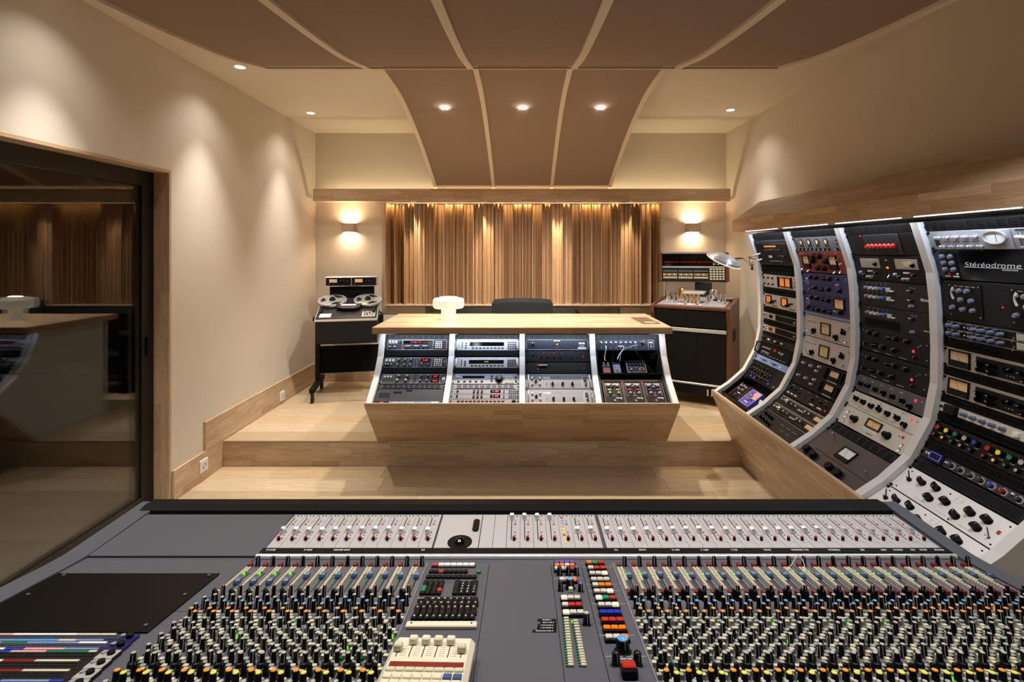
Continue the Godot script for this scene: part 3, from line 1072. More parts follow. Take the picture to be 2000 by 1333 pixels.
func desk_gear():
	# ---- bay by the tape machine
	bay(true, 0, 12.8)
	vent_unit(0.8, "black slotted vent panel at the top of the desk's first bay by the tape machine", M.dark, 3)
	unit(2, "reverb_unit", "black reverb with a long red digit display, topmost in the desk's first bay", "rack unit", M.dark)
	ring(20, 6, 443, 77)
	ring(28, 12, 62, 22)
	bgrid(36, 22, 3, 1, 22, 0, 14, 12, M.print, 0.001)
	kn("s", [[38, 60], [74, 60]])
	kn("b", [[112, 25]])
	ring(130, 8, 232, 70)
	screen(140, 14, 214, 22, "11:  2.40   +7  8   ------", M.led_red, 9)
	lamp(148, 56, M.led_red, 0.006)
	dashes(175, 52, 3, 62, 36, 3)
	bgrid(160, 70, 6, 1, 32, 0, 24, 10, M.knob)
	plate("keypad", 372, 12, 64, 64, M.matt, 0.001)
	bgrid(383, 22, 4, 4, 14, 15, 9, 9, M.btn_clear)
	lamp(456, 62, M.led_red, 0.004)
	blank_unit(1, "black comb blank panel under the reverb with the long red display")
	unit(2, "reverb_unit", "black reverb with twin knob rows and small red display in the desk's first bay", "rack unit", M.dark)
	ring(8, 5, 462, 78)
	ring(16, 11, 76, 30)
	bgrid(26, 25, 3, 1, 24, 0, 16, 16, M.print, 0.001)
	for q in [[100, 5, 84], [184, 5, 46], [252, 5, 110]]:
		ring(q[0], q[1], q[2], 78, null, 0.7)
	kn("s", [[116, 22], [162, 22], [206, 22], [66, 64], [112, 64], [160, 64], [204, 64]])
	kn("bs", [[26, 64], [44, 64]])
	lamp(139, 30, M.led_green, 0.003)
	lamp(139, 66, M.led_amber, 0.003)
	screen(282, 12, 62, 28, "8.40", M.led_red, 14)
	lamp(270, 14, M.led_red, 0.004)
	lamp(286, 44, M.led_amber, 0.004)
	bgrid(290, 64, 2, 1, 44, 0, 22, 18, M.char)
	bgrid(384, 20, 4, 4, 16, 16, 9, 9, M.btn_clear)
	lamp(456, 36, M.led_red, 0.005)
	blank_unit(1, "black comb blank panel under the reverb with twin knob rows")
	unit(2, "delay_unit", "grey black delay with four silver knobs and two red displays in the desk's first bay", "rack unit", M.char)
	ring(14, 6, 455, 76)
	ring(22, 12, 74, 28)
	bgrid(34, 25, 3, 1, 22, 0, 15, 14, M.print, 0.001)
	kn("S", [[134, 22], [196, 22], [130, 60], [192, 60]])
	kn("bs", [[300, 22], [348, 22], [296, 62], [344, 62]])
	for q in [[108, 6, 118], [236, 6, 34], [278, 6, 158]]:
		ring(q[0], q[1], q[2], 76, null, 0.7)
	screen(376, 12, 52, 24, "5.7", M.led_red, 14)
	screen(372, 50, 58, 26, "47.0", M.led_red, 14)
	toggle(252, 42)
	part(cur, "round_sticker", cyl(0.012, 0.001, 20), M.white, Transform3D(TO_Z, pos(462, 42, 0.0052)))
	vent_unit(1, "grey slotted vent panel above the disc drive unit in the desk's first bay", M.char, 4, 11)
	unit(3, "drive_unit", "charcoal disc drive unit with a blue stripe at the desk's first bay foot", "rack unit", M.char)
	vents(28, 20, 74, 80, 10, 1, M.char, 0.4)
	plate("drive_slot", 124, 22, 60, 18, M.matt, 0.001)
	plate("drive_slot", 210, 8, 44, 12, M.matt, 0.002)
	plate("blue_stripe", 108, 112, 350, 18, M.bluegrey, 0.001)
	plate("power_bezel", 14, 112, 92, 18, M.matt, 0.001)
	btn(60, 121, 24, 12, M.led_red, 0.002)
	words("DIGITAL EFFECTS SYSTEM", 210, 121, 9, M.print, "lettering", 0.0062)
	plate("badge", 400, 114, 52, 14, M.print, 0.0014)
	# ---- second bay
	bay(true, 1, 12.8)
	vent_unit(0.8, "black slotted vent panel at the top of the desk's second bay", M.dark, 3)
	for k in 2:
		unit(2, "effects_unit", ["bright silver effects unit with a blank window, upper of the desk's silver pair", "silver effects unit with green digits showing, lower of the desk's silver pair"][k], "rack unit", M.silver, true, 0.10, "silver effects pair in the desk's second bay")
		plate("drive_slot", 52, 22, 6, 52, M.black, 0.001)
		bgrid(82, 34, 1, 3, 0, 18, 12, 9, M.char)
		screen(110, 24, 258, 30, "" if k == 0 else "42.43", M.led_green, 9)
		bgrid(134, 70, 9, 1, 28, 0, 16, 9, M.char)
		bgrid(402, 26, 4, 4, 17, 16, 13, 9, M.char)
		btn(461, 66, 10, 7, M.red)
		dashes(120, 14, 4, 60, 32, 2, M.ink)
		part(cur, "handle", tube([Vector3(-0.218, 0.012, 0.004), Vector3(-0.218, 0.012, 0.02), Vector3(-0.218, 0.066, 0.02), Vector3(-0.218, 0.066, 0.004)], 0.003, 6), M.alu)
		part(cur, "handle", tube([Vector3(0.218, 0.012, 0.004), Vector3(0.218, 0.012, 0.02), Vector3(0.218, 0.066, 0.02), Vector3(0.218, 0.066, 0.004)], 0.003, 6), M.alu)
		blank_unit(1, ["black comb blank panel between the desk's two silver effects units", "black comb blank panel under the desk's lower silver effects unit"][k])
	unit(2, "synthesis_effects_unit", "silver effects unit with a large black jog wheel in the desk's second bay", "rack unit", M.silver)
	plate("top_band", 4, 3, 475, 12, M.bluegrey, 0.001)
	screen(72, 20, 158, 18, "", null)
	part(cur, "jog_wheel", knob_mesh(0.021, 0.022, M.knob, M.char, M.print, M.char, 20), null, Transform3D(Basis(), pos(338, 46)))
	bgrid(386, 26, 4, 4, 16, 16, 11, 11, M.btn_clear)
	bgrid(284, 24, 1, 3, 0, 20, 14, 8, M.char)
	bgrid(46, 68, 5, 1, 42, 0, 16, 9, M.black)
	bgrid(30, 26, 2, 1, 12, 0, 7, 26, M.beige)
	btn(460, 30, 14, 8, M.char)
	btn(460, 66, 14, 10, M.black)
	vent_unit(1, "silver grey slotted vent panel above the two thin processors in the desk's second bay", M.steel, 5, 10)
	for k in 2:
		unit(1, "thin_processor", ["thin silver processor with red digits, upper of two alike under the slotted vent", "thin silver processor with red digits, lower of two alike above the red button row"][k], "rack unit", M.steel, true, 0.10, "thin silver processors in the desk's second bay")
		kn("b", [[48, 20]])
		bgrid(164, 22, 3, 1, 28, 0, 12, 24, M.black, 0.008)
		bgrid(167, 12, 3, 1, 28, 0, 8, 5, M.red, 0.009)
		screen(280, 8, 72, 26, "8  450", M.led_red, 12)
		bgrid(414, 14, 5, 2, 14, 18, 8, 12, M.char)
		bgrid(376, 14, 1, 2, 0, 18, 10, 6, M.char)
	unit(1, "button_row_unit", "thin silver unit with a row of red square buttons under two thin processors", "rack unit", M.steel)
	bgrid(62, 14, 12, 1, 28, 0, 18, 14, M.redbtn, 0.005)
	bgrid(62, 32, 12, 1, 28, 0, 16, 6, M.char)
	kn("B", [[446, 24]])
	# ---- third bay
	bay(true, 2, 12.8)
	vent_unit(0.8, "black slotted vent panel at the top of the desk's third bay", M.dark, 3)
	unit(2, "mono_preamp", "blue black unit with one left knob and a yellow lamp, topmost in the third bay", "rack unit", M.blueblack)
	ring(10, 6, 462, 77)
	kn("B", [[58, 40]])
	ticks(58, 40, 0.017)
	lamp(241, 42, M.led_amber, 0.006)
	lamp(241, 66, M.led_dim, 0.004)
	dashes(226, 14, 2, 26, 18, 6)
	dashes(410, 34, 3, 16, 10, 12)
	dashes(426, 54, 1, 0, 40, 2)
	plate("badge", 396, 66, 62, 9, M.print, 0.0006)
	unit(2, "gate_unit", "near black unit with five dim knobs and red lamps in the desk's third bay", "rack unit", M.black)
	kn("b", [[62, 30], [122, 46], [168, 46], [214, 46], [262, 46], [344, 46]])
	for q in [138, 184, 214, 268]:
		lamp(q, 18, M.led_red, 0.0022)
	lamp(432, 46, M.led_red, 0.003)
	for q in [[40, 58], [100, 62], [166, 62], [280, 74], [372, 60]]:
		ring(q[0], 10, q[1], 70, M.char)
	bgrid(46, 66, 2, 1, 26, 0, 18, 6, M.char)
	unit(2, "gate_unit", "near black unit with a small silver lever and two red lamps in the third bay", "rack unit", M.black)
	part(cur, "lever", bx(0.062, 0.010, 0.010, 0.003), M.alu, Transform3D(Basis(), pos(132, 26, 0.012)))
	btn(92, 26, 14, 9, M.red)
	lamp(92, 52, M.led_red, 0.003)
	lamp(432, 46, M.led_red, 0.003)
	for q in [[30, 30], [62, 290], [356, 60]]:
		ring(q[0], 8, q[1], 72, M.char)
	for k in 2:
		unit(3, "power_amplifier", ["grey metal amplifier with three black pointer knobs, upper of two in the third bay", "grey metal amplifier with three black pointer knobs, lower of two in the third bay"][k], "rack unit", M.steel, true, 0.10, "grey amplifiers in the desk's third bay")
		ring(32, 26, 92, 92)
		kn("s", [[50, 44], [104, 44], [50, 96], [104, 96]])
		pointer_knob(78, 70, 90, 0.008)
		words("power", 154, 32, 13)
		dashes(160, 44, 1, 0, 40, 3)
		dashes(228, 32, 1, 0, 50, 2, M.ink)
		ring(136, 68, 270, 50)
		for x in [196, 268, 338]:
			pointer_knob(x, 92, 170 + x * 0.1, 0.011)
		lamp(150, 92, M.black, 0.003)
		ring(412, 26, 42, 92)
		plate("rocker_switch", 422, 36, 18, 32, M.black, 0.006)
		btn(431, 64, 12, 6, M.led_dim)
		pointer_knob(434, 98, 180, 0.008)
		for x in [22, 462]:
			part(cur, "handle", tube([pos(x, 22, 0.004), pos(x, 22, 0.026), pos(x, 110, 0.026), pos(x, 110, 0.004)], 0.0035, 6), M.chrome)
	# ---- fourth bay: pedals on open shelves
	bay(true, 3, 12.8)
	vent_unit(0.8, "black slotted vent panel at the top of the desk's fourth bay", M.dark, 3)
	unit(2, "line_mixer", "dark line mixer with a row of eight knobs and plugged leads, fourth bay of desk", "rack unit", M.blueblack)
	for k in 8:
		kn("s", [[44 + 37 * k, 28]])
		ticks(44 + 37 * k, 28, 0.011, 7)
	kn("B", [[358, 32]])
	ticks(358, 32, 0.016)
	lamp(372, 12, M.led_red, 0.005)
	ring(400, 8, 40, 74)
	lamp(420, 46, M.led_amber, 0.004)
	bgrid(412, 28, 2, 1, 14, 0, 9, 9, M.print)
	kn("s", [[420, 64]])
	for k in 8:
		part(cur, "jack_socket", lathe([[0.0045, 0], [0.0045, 0.003], [0.002, 0.003]], 10), M.steel, Transform3D(TO_Z, pos(44 + 37 * k, 68)))
	var host := slot(s_now, s_now + 4.2 * scale_now, 0.028)
	var hh := 4.2 * 44.45 * 0.985
	unit(4.2, "pedal_shelf", "open black shelf holding three small pedals in the desk's fourth bay", "shelf", null)
	part(cur, "shelf_back", bx(0.455, ch * ky, 0.006), M.matt, at(0, ch * ky / 2, -0.15))
	part(cur, "shelf_board", bx(0.455, 0.010, 0.15), M.matt, at(0, 0.006, -0.075))
	for sg in [-1, 1]:
		part(cur, "shelf_side", bx(0.012, ch * ky, 0.15), M.matt, at(sg * 0.226, ch * ky / 2, -0.075))
	var x0: float = loose("effects_pedal", "small red patterned pedal on the desk's open shelf", "pedal", host, hh, 52, 52, 62, 104, 0.035, -0.06, M.umber, -20)
	kn("s", [[x0 + 14, 14], [x0 + 46, 14], [x0 + 14, 38], [x0 + 46, 38]])
	plate("red_face", x0 + 5, 50, 52, 48, M.redbtn, 0.0006)
	dashes(x0 + 31, 62, 1, 0, 36, 3)
	dashes(x0 + 31, 78, 1, 0, 42, 2)
	lamp(x0 + 31, 90, M.led_dim, 0.004)
	x0 = loose("effects_pedal", "small grey pedal with a bright blue lamp on the desk's open shelf", "pedal", host, hh, 134, 50, 56, 104, 0.035, -0.06, M.steel, -20)
	lamp(x0 + 28, 34, M.led_blue, 0.007)
	kn("b", [[x0 + 14, 14], [x0 + 42, 14]])
	part(cur, "foot_switch", cyl(0.006, 0.01, 12), M.chrome, Transform3D(TO_Z, pos(x0 + 28, 82)))
	x0 = loose("effects_pedal", "wide black pedal with a white outline and red lamp on the desk's open shelf", "pedal", host, hh, 232, 38, 148, 116, 0.04, -0.05, M.black, -20)
	ring(x0 + 4, 4, 140, 108, null, 1.6)
	krow("b", x0 + 24, 20, 25, 5, 2, 24)
	lamp(x0 + 96, 84, M.led_red, 0.006)
	for q in [30, 124]:
		part(cur, "foot_switch", cyl(0.007, 0.012, 12), M.chrome, Transform3D(TO_Z, pos(x0 + q, 94)))
	dashes(x0 + 34, 68, 3, 38, 26, 4, M.red)
	host = slot(s_now, s_now + 5.8 * scale_now, 0.028)
	hh = 5.8 * 44.45 * 0.985
	unit(5.8, "pedal_shelf", "open tray holding three wood-sided pedals at the foot of the fourth bay", "shelf", null)
	part(cur, "shelf_back", bx(0.455, ch * ky, 0.006), M.matt, at(0, ch * ky / 2, -0.075))
	for sg in [-1, 1]:
		part(cur, "rack_ear", bx(0.016, ch * ky, 0.09), M.char, at(sg * 0.226, ch * ky / 2, -0.045))
	part(cur, "back_rail", bx(0.44, 0.016, 0.03, 0.0, 0), M.oak, at(0, ch * ky - 0.016, -0.05))
	for k in 3:
		var lb = ["black wood-sided pedal with orange switches, first of three in the desk tray", "black wood-sided pedal with red switches and lit lamps, middle of three in the tray", "black wood-sided pedal with blue switches, last of three in the desk tray"][k]
		x0 = loose("filter_pedal", lb, "pedal", host, hh, 30 + 144 * k, 62, 136, 188, 0.05, -0.01, M.black, 0, "wood-sided pedals in the desk tray")
		for sg in [-1, 1]:
			part(cur, "wood_side", bx(0.007, 0.19, 0.056, 0.002, 1), M.mahogany, at(sg * 0.066, 0.0925, -0.019))
		ring(x0 + 14, 10, 104, 104, null, 0.8)
		plate("label_strip", x0 + 18, 12, 40, 10, M.taupe, 0.0006)
		plate("label_strip", x0 + 74, 12, 40, 10, M.taupe, 0.0006)
		kn("S", [[x0 + 34, 36], [x0 + 98, 36], [x0 + 40, 98], [x0 + 100, 98]])
		kn("s", [[x0 + 67, 34 + 6 * k]])
		for x in [38, 98]:
			btn(x0 + x, 68, 22, 11, [M.orange, M.red, M.blue][k], 0.008)
		lamp(x0 + 70, 112, [M.led_green, M.led_green, M.led_pink][k], 0.004)
		if k:
			lamp(x0 + 70, 94, M.led_red, 0.005)
		words("moog", x0 + 100, 134, 12)
		part(cur, "foot_switch", lathe([[0.009, 0], [0.009, 0.004], [0.006, 0.004], [0.006, 0.012], [0.003, 0.013]], 12), M.chrome, Transform3D(TO_Z, pos(x0 + 66, 164)))
	close_unit()
	# leads from the line mixer to the pedals
	var leads = [[[70, -26], [72, 10], [60, 60], [60, 90], "white patch lead hanging at the left of the line mixer", M.white], [[165, -22], [205, 2], [170, 40], [152, 78], "pale lead curving from the line mixer to the blue lamp pedal", M.white], [[310, -30], [250, 0], [190, 20], [168, 92], "grey lead crossing to the grey pedal's side", M.greyknob], [[268, -24], [300, 50], [350, 110], [400, 190], "black lead falling past the wide outlined pedal", M.black], [[104, -22], [130, 20], [118, 60], [110, 140], "black lead dropping between the red and grey pedals", M.black]]
	for c in leads:
		var pts := []
		for k in 4:
			var q = c[k]
			pts.append(host.basis.z * (0.012 + 0.025 * (1.0 if k == 1 else 0.0)) + slot_point(q[0], q[1]))
		solo("patch_lead", c[4], "cable", tube(bend(pts, 5), 0.0022, 6), c[5])

func slot_point(x: float, y: float) -> Vector3:      # a point on the desk's fourth bay, mm right of its edge and below the line mixer
	var a := line_point(DESK_LINE, 0.125 + y * 0.00097)
	return Vector3(1.5 * DESK_PITCH + (x - 241.5) * 0.00097, a.y, -a.x)

# ---------------------------------------------------------------- the tall curved rack along the right wall
func rack_cabinet():
	var t := thing("gear_rack", "tall curved white equipment rack with wood base and canopy along the right wall", "rack", at(1.7, 0, -2.65))
	var off := Vector3(-1.7, 0, 2.65)
	for i in 5:
		var o := RACK_LINE.duplicate()
		if i == 4:
			o += [[1.46, 0.0], [2.12, 0.0], [2.12, 1.70]]
		else:
			o += [[1.50, 0.50], [1.80, 0.66], [1.92, 1.0], [1.92, 1.70]]
		var z := -(RACK_FAR - RACK_PITCH * i)
		part(t, "upright", prism(flat(o), z - 0.020, z + 0.020), M.paint, at(0, 0, 0).translated(off))
	part(t, "base_board", prism(flat([[1.378, 0.549], [1.378, 0.527], [1.60, 0.0], [1.63, 0.0], [1.403, 0.527], [1.398, 0.549]]), -3.73, -1.59, 2), M.stave, at(0, 0, 0).translated(off))
	part(t, "canopy", prism(flat([[1.585, 1.70], [1.585, 1.786], [1.79, 1.93], [2.14, 1.93], [2.14, 1.70]]), -3.86, -1.0, 2), M.stave, at(0, 0, 0).translated(off))
	part(t, "back_board", bx(0.02, 1.15, 2.1), M.matt, at(1.95, 1.12, -2.65).translated(off))
	part(t, "far_side_board", prism(flat([[1.60, 0.0], [1.46, 0.53], [1.9, 0.9], [1.94, 1.7], [2.12, 1.70], [2.12, 0.0]]), -3.70, -3.68, 1), M.wall, at(0, 0, 0).translated(off))
	for k in 4:
		var s := thing("canopy_light_strip", ["cool light strip under the canopy over the first rack bay by the stage", "cool light strip under the canopy over the rack bay with the red compressor", "cool light strip under the canopy over the rack bay with red slider caps", "cool light strip under the canopy over the rack bay nearest the console"][k], "light strip", at(1.596, 1.698, -(3.69 - RACK_PITCH * (k + 0.5))), "cool light strips under the canopy")
		part(s, "strip_light", bx(0.006, 0.004, 0.45), glow(COOL, 4.0))
		area(s, Vector3(0.006, -0.006, 0), Vector3(0.35, -1, 0), Vector3(0, 0, 1), 0.44, 0.010, RACK_STRIP, COOL)

func silver_comp(label, group, k):
	unit(3, "tube_compressor", label, "rack unit", M.nickel, true, 0.10, group)
	meter(184, 30, 92, 72, M.vu_dim, M.umber)
	pointer_knob(116, 92, 160, 0.016)
	pointer_knob(330, 96, 200, 0.016)
	pointer_knob(398, 60, 20, 0.016)
	for q in [[46, 96], [66, 112], [416, 106]]:
		toggle(q[0], q[1], 40)
	lamp(38, 40, M.silver, 0.006)
	lamp(440, 26, M.silver, 0.006)
	dashes(66, 40, 2, 56, 40, 3, M.ink)
	ring(30, 12, 424, 108, M.greyknob if k else M.ink, 0.6)

func black_eq(label, group, lit):
	unit(3, "passive_equaliser", label, "rack unit", M.blueblack, true, 0.10, group)
	kn("B", [[80, 36], [128, 36], [214, 36], [262, 36], [330, 36], [110, 96], [176, 96], [248, 96]])
	kn("b", [[48, 98]])
	for q in [[80, 36], [128, 36], [214, 36], [262, 36], [330, 36], [110, 96], [176, 96], [248, 96]]:
		ticks(q[0], q[1], 0.017, 9, M.greyknob)
	lamp(364, 76, M.led_pink if lit else M.led_dim, 0.0065)
	kn("b", [[378, 104]])
	toggle(408, 40, 30)
	for q in [[28, 28], [28, 108], [440, 34], [440, 104]]:
		lamp(q[0], q[1], M.silver, 0.0035)
	dashes(120, 124, 3, 90, 44, 2)

func rack_gear():
	# ---- first bay, at the stage
	bay(false, 0, 27.3)
	vent_unit(1, "black slotted vent panel at the top of the rack's first bay", M.black, 4)
	unit(4, "spring_reverb", "black framed unit with a rubber surround and plugged leads, top of first bay", "rack unit", M.black)
	plate("rubber_surround", 14, 6, 455, 166, M.dark, 0.012)
	plate("inner_face", 40, 26, 404, 126, M.black, 0.014)
	var zz := 0.0195
	part(cur, "display", bx(0.16, 0.010, 0.002), M.vu_hot, Transform3D(Basis(), pos(236, 42, zz)))
	for q in [[190, 66], [226, 66], [262, 66], [300, 66], [336, 66], [372, 66], [340, 108], [372, 108], [404, 108]]:
		part(cur, "knob", knob_style("b"), null, Transform3D(Basis(), pos(q[0], q[1], zz)))
	part(cur, "button", bx(0.044, 0.016, 0.004, 0.001), M.print, Transform3D(Basis(), pos(206, 112, zz)))
	for k in 8:
		part(cur, "button", bx(0.008, 0.005, 0.003), M.print, Transform3D(Basis(), pos(190 + 22 * k, 142, zz)))
	for q in [[70, 92], [70, 132]]:
		part(cur, "jack_plug", tube([pos(q[0], q[1], 0.018), pos(q[0], q[1], 0.05), pos(q[0] - 24, q[1] + 5, 0.065)], 0.006, 8), M.alu)
		part(cur, "lead", tube(bend([pos(q[0] - 24, q[1] + 5, 0.065), pos(20, q[1] + 8, 0.09), pos(-18, 112, 0.06), pos(-6, 140, 0.03)], 5), 0.0022, 6), M.black)
	blank_unit(1.3, "black comb blank panel above the first silver twin-meter compressor")
	unit(2, "dual_compressor", "silver compressor with six knobs and two orange meters side by side in first bay", "rack unit", M.nickel)
	krow("bs", 28, 24, 62, 3, 2, 42)
	plate("divider", 214, 8, 12, 72, M.black, 0.004)
	meter(240, 12, 76, 62, M.vu_hot, M.black)
	meter(312, 12, 76, 62, M.vu_hot, M.black)
	plate("divider", 392, 8, 12, 72, M.black, 0.004)
	toggle(436, 34, 30)
	lamp(432, 16, M.led_dim, 0.004)
	bgrid(430, 62, 2, 1, 22, 0, 9, 6, M.char)
	blank_unit(1, "black comb blank panel between the two silver twin-meter compressors")
	unit(2, "dual_compressor", "silver compressor with two orange meters spaced apart in the rack's first bay", "rack unit", M.nickel)
	for k in 2:
		meter(40 + 216 * k, 10, 80, 56, M.vu_hot, M.black)
		pointer_knob(138 + 216 * k, 50, 80, 0.012)
		kn("b", [[178 + 216 * k, 40], [108 + 216 * k, 56]])
		lamp(214 + 216 * k, 52, M.led_dim, 0.003)
		bgrid(150 + 216 * k, 76, 3, 1, 22, 0, 10, 6, M.char)
	blank_unit(0.9, "black comb blank panel under the silver compressor with spaced meters")
	for k in 2:
		unit(1, "limiter", ["thin limiter with a silver end and black face, upper of two in the first bay", "thin limiter with a silver end and red switch, lower of two in the first bay"][k], "rack unit", M.nickel)
		plate("black_face", 172, 4, 298, 36, M.black, 0.002)
		bgrid(38, 14, 1, 2, 0, 16, 20, 5, M.char)
		btn(106, 22, 46, 20, M.redbtn if k else M.black, 0.004)
		dashes(216, 20, 3, 62, 42, 3)
		kn("s", [[430, 24]])
		blank_unit(0.9 if k == 0 else 0.5, ["black blank panel between the two thin limiters", "black blank panel under the lower thin limiter"][k])
	unit(1.1, "microphone_preamp", "dark thin preamplifier with white labels above the handled unit in first bay", "rack unit", M.dark)
	kn("b", [[40, 24], [220, 28], [310, 28]])
	bgrid(100, 24, 3, 1, 90, 0, 30, 10, M.print, 0.002)
	lamp(456, 24, M.led_red, 0.006)
	unit(2, "multi_effects_unit", "black multi effects unit with black side handles in the rack's first bay", "rack unit", M.black)
	krow("s", 72, 34, 28, 4, 2, 30)
	btn(222, 30, 22, 18, M.led_dim, 0.003)
	screen(254, 22, 56, 22, "42", M.led_green, 12)
	kn("S", [[334, 36]])
	dashes(60, 78, 8, 44, 26, 2, M.beige)
	for x in [8, 475]:
		part(cur, "handle", tube([pos(x, 10, 0.004), pos(x, 10, 0.035), pos(x, 78, 0.035), pos(x, 78, 0.004)], 0.005, 8), M.black)
	unit(1, "di_unit", "thin light blue unit with a green lamp low in the rack's first bay", "rack unit", M.bluegrey)
	for x in [84, 226]:
		lamp(x, 20, M.redbtn, 0.006)
		btn(x + 50, 24, 44, 12, M.char, 0.004)
		toggle(x + 86, 22, 30)
	lamp(350, 24, M.led_green, 0.006)
	unit(3, "filter_unit", "black knob-covered filter with three blue lamps low in the rack's first bay", "rack unit", M.black)
	kn("b", [[50, 30], [100, 26], [150, 30], [200, 34], [250, 30], [300, 34], [60, 68], [112, 70], [160, 72], [212, 68], [262, 74], [312, 70], [180, 108], [240, 104]])
	bgrid(70, 50, 7, 1, 40, 0, 9, 5, M.taupe)
	bgrid(80, 90, 7, 1, 40, 0, 9, 5, M.taupe)
	for q in [[92, 112], [146, 116], [340, 108]]:
		lamp(q[0], q[1], M.led_blue, 0.006)
	plate("wood_label", 372, 6, 90, 122, M.umber, 0.001)
	kn("s", [[430, 112]])
	var host := slot(s_now, s_now + 4.2 * scale_now, 0.028)
	var hh := 4.2 * 44.45 * 0.94
	unit(4.2, "pedal_tray", "open black tray with two pedals at the foot of the rack's first bay", "shelf", null)
	part(cur, "tray_floor", bx(0.476, ch * ky, 0.008), M.matt, at(0, ch * ky / 2, -0.075))
	for sg in [-1, 1]:
		part(cur, "tray_side", bx(0.014, ch * ky, 0.09), M.black, at(sg * 0.231, ch * ky / 2, -0.043))
	part(cur, "tray_front", bx(0.45, 0.014, 0.09), M.black, at(0, 0.008, -0.043))
	var x0: float = loose("filter_pedal", "black wood-sided pedal with silver knobs lying in the rack's open tray", "pedal", host, hh, 60, 20, 132, 130, 0.05, -0.02, M.black, 0)
	for sg in [-1, 1]:
		part(cur, "wood_side", bx(0.008, 0.132, 0.06, 0.002, 1), M.mahogany, at(sg * 0.069, 0.064, -0.018))
	kn("S", [[x0 + 30, 26], [x0 + 66, 20], [x0 + 102, 26], [x0 + 40, 58], [x0 + 92, 54]])
	lamp(x0 + 66, 48, M.led_amber, 0.004)
	part(cur, "foot_switch", cyl(0.008, 0.012, 12), M.chrome, Transform3D(TO_Z, pos(x0 + 66, 108)))
	dashes(x0 + 66, 82, 1, 0, 40, 6)
	x0 = loose("effects_pedal", "purple pedal with a pink sunset print lying in the rack's open tray", "pedal", host, hh, 222, 24, 148, 132, 0.045, -0.012, M.purple, 0)
	plate("pink_print", x0 + 72, 6, 70, 60, M.pink, 0.0005)
	ring(x0 + 4, 4, 140, 124, null, 1.4)
	kn("S", [[x0 + 40, 40], [x0 + 74, 52], [x0 + 44, 78], [x0 + 78, 82]])
	kn("r", [[x0 + 116, 78]])
	for q in [26, 122]:
		part(cur, "foot_switch", cyl(0.007, 0.012, 12), M.chrome, Transform3D(TO_Z, pos(x0 + q, 112)))
	dashes(x0 + 74, 104, 1, 0, 40, 6)
	solo("white_card", "small white card standing at the back of the rack's open tray", "card", bx(0.05, 0.03, 0.002), M.white, host * Transform3D(Basis(Vector3.RIGHT, 0.5), Vector3(0.165, 0.10, -0.02)))
	# ---- second bay
	bay(false, 1, 29.5)
	vent_unit(1, "black slotted vent panel at the top of the rack's second bay", M.black, 4)
	unit(2, "four_channel_preamp", "grey preamplifier with four round amber meters at the top of the second bay", "rack unit", M.steel)
	for k in 4:
		var q := [84 + 84 * k, 30]
		part(cur, "round_meter", lathe([[0.018, 0.0], [0.018, 0.004], [0.0135, 0.004]], 18, false), M.black, Transform3D(TO_Z, pos(q[0], q[1])))
		part(cur, "meter_dial", cyl(0.0138, 0.003, 18), M.vu, Transform3D(TO_Z, pos(q[0], q[1])))
		bgrid(q[0] - 12, 56, 2, 1, 24, 0, 11, 6, M.black)
		kn("bs", [[q[0] - 26, 76], [q[0] + 14, 76]])
	kn("bs", [[424, 76]])
	bgrid(30, 20, 1, 4, 0, 16, 7, 7, M.black)
	bgrid(430, 24, 2, 2, 22, 22, 7, 7, M.black)
	unit(3, "stereo_compressor", "dark red valve compressor with two round-topped meters in the second bay", "rack unit", M.oxblood)
	for k in 2:
		meter(48 + 266 * k, 26, 74, 84, M.vu_dim, M.black, 26)
	kn("BB", [[186, 30], [238, 30], [160, 60], [290, 60], [206, 104], [258, 104]])
	for q in [[26, 110], [90, 118], [404, 40], [404, 114], [350, 118]]:
		toggle(q[0], q[1], 35)
	kn("s", [[418, 74]])
	dashes(48, 12, 1, 0, 50, 3, M.pink)
	dashes(186, 12, 3, 100, 12, 3, M.pink)
	unit(3, "equaliser", "navy equaliser with two rows of black knobs under the red compressor", "rack unit", M.navy)
	kn("B", [[106, 30], [158, 30], [238, 30], [292, 30], [140, 92], [206, 98], [276, 92], [374, 92]])
	for q in [[106, 30], [158, 30], [238, 30], [292, 30], [140, 92], [206, 98], [276, 92]]:
		ticks(q[0], q[1], 0.0165, 7)
	kn("b", [[366, 28]])
	kn("r", [[362, 64]])
	toggle(72, 98, 50)
	dashes(44, 40, 2, 14, 11, 9)
	dashes(46, 56, 1, 0, 50, 2)
	dashes(56, 68, 1, 0, 36, 2)
	lamp(430, 28, M.silver, 0.003)
	unit(3, "valve_compressor", "navy compressor with one amber meter and a pale lower edge in the second bay", "rack unit", M.navy)
	kn("B", [[100, 22], [154, 22], [212, 22], [262, 26], [60, 86], [110, 90], [164, 92], [222, 92], [276, 92], [374, 84]])
	kn("r", [[330, 84]])
	meter(316, 6, 92, 62, M.vu, M.umber)
	dashes(40, 34, 2, 20, 16, 9)
	dashes(46, 50, 1, 0, 50, 2)
	dashes(46, 62, 1, 0, 42, 2)
	plate("pale_edge", 4, 114, 475, 18, M.bluegrey, 0.001)
	silver_comp("silver valve compressor with a lit square meter, upper of two in the second bay", "silver valve compressors", 0)
	silver_comp("silver valve compressor with a square meter, lower of two above the black twin-meter unit", "silver valve compressors", 1)
	unit(4, "twin_compressor", "black compressor with pale knobs and two stacked amber meters in the second bay", "rack unit", M.umber)
	kn("w", [[62, 38], [142, 38], [224, 26], [212, 56], [62, 122], [142, 122], [224, 110], [212, 142]])
	for q in [[62, 38], [142, 38], [62, 122], [142, 122]]:
		ticks(q[0], q[1], 0.015, 9)
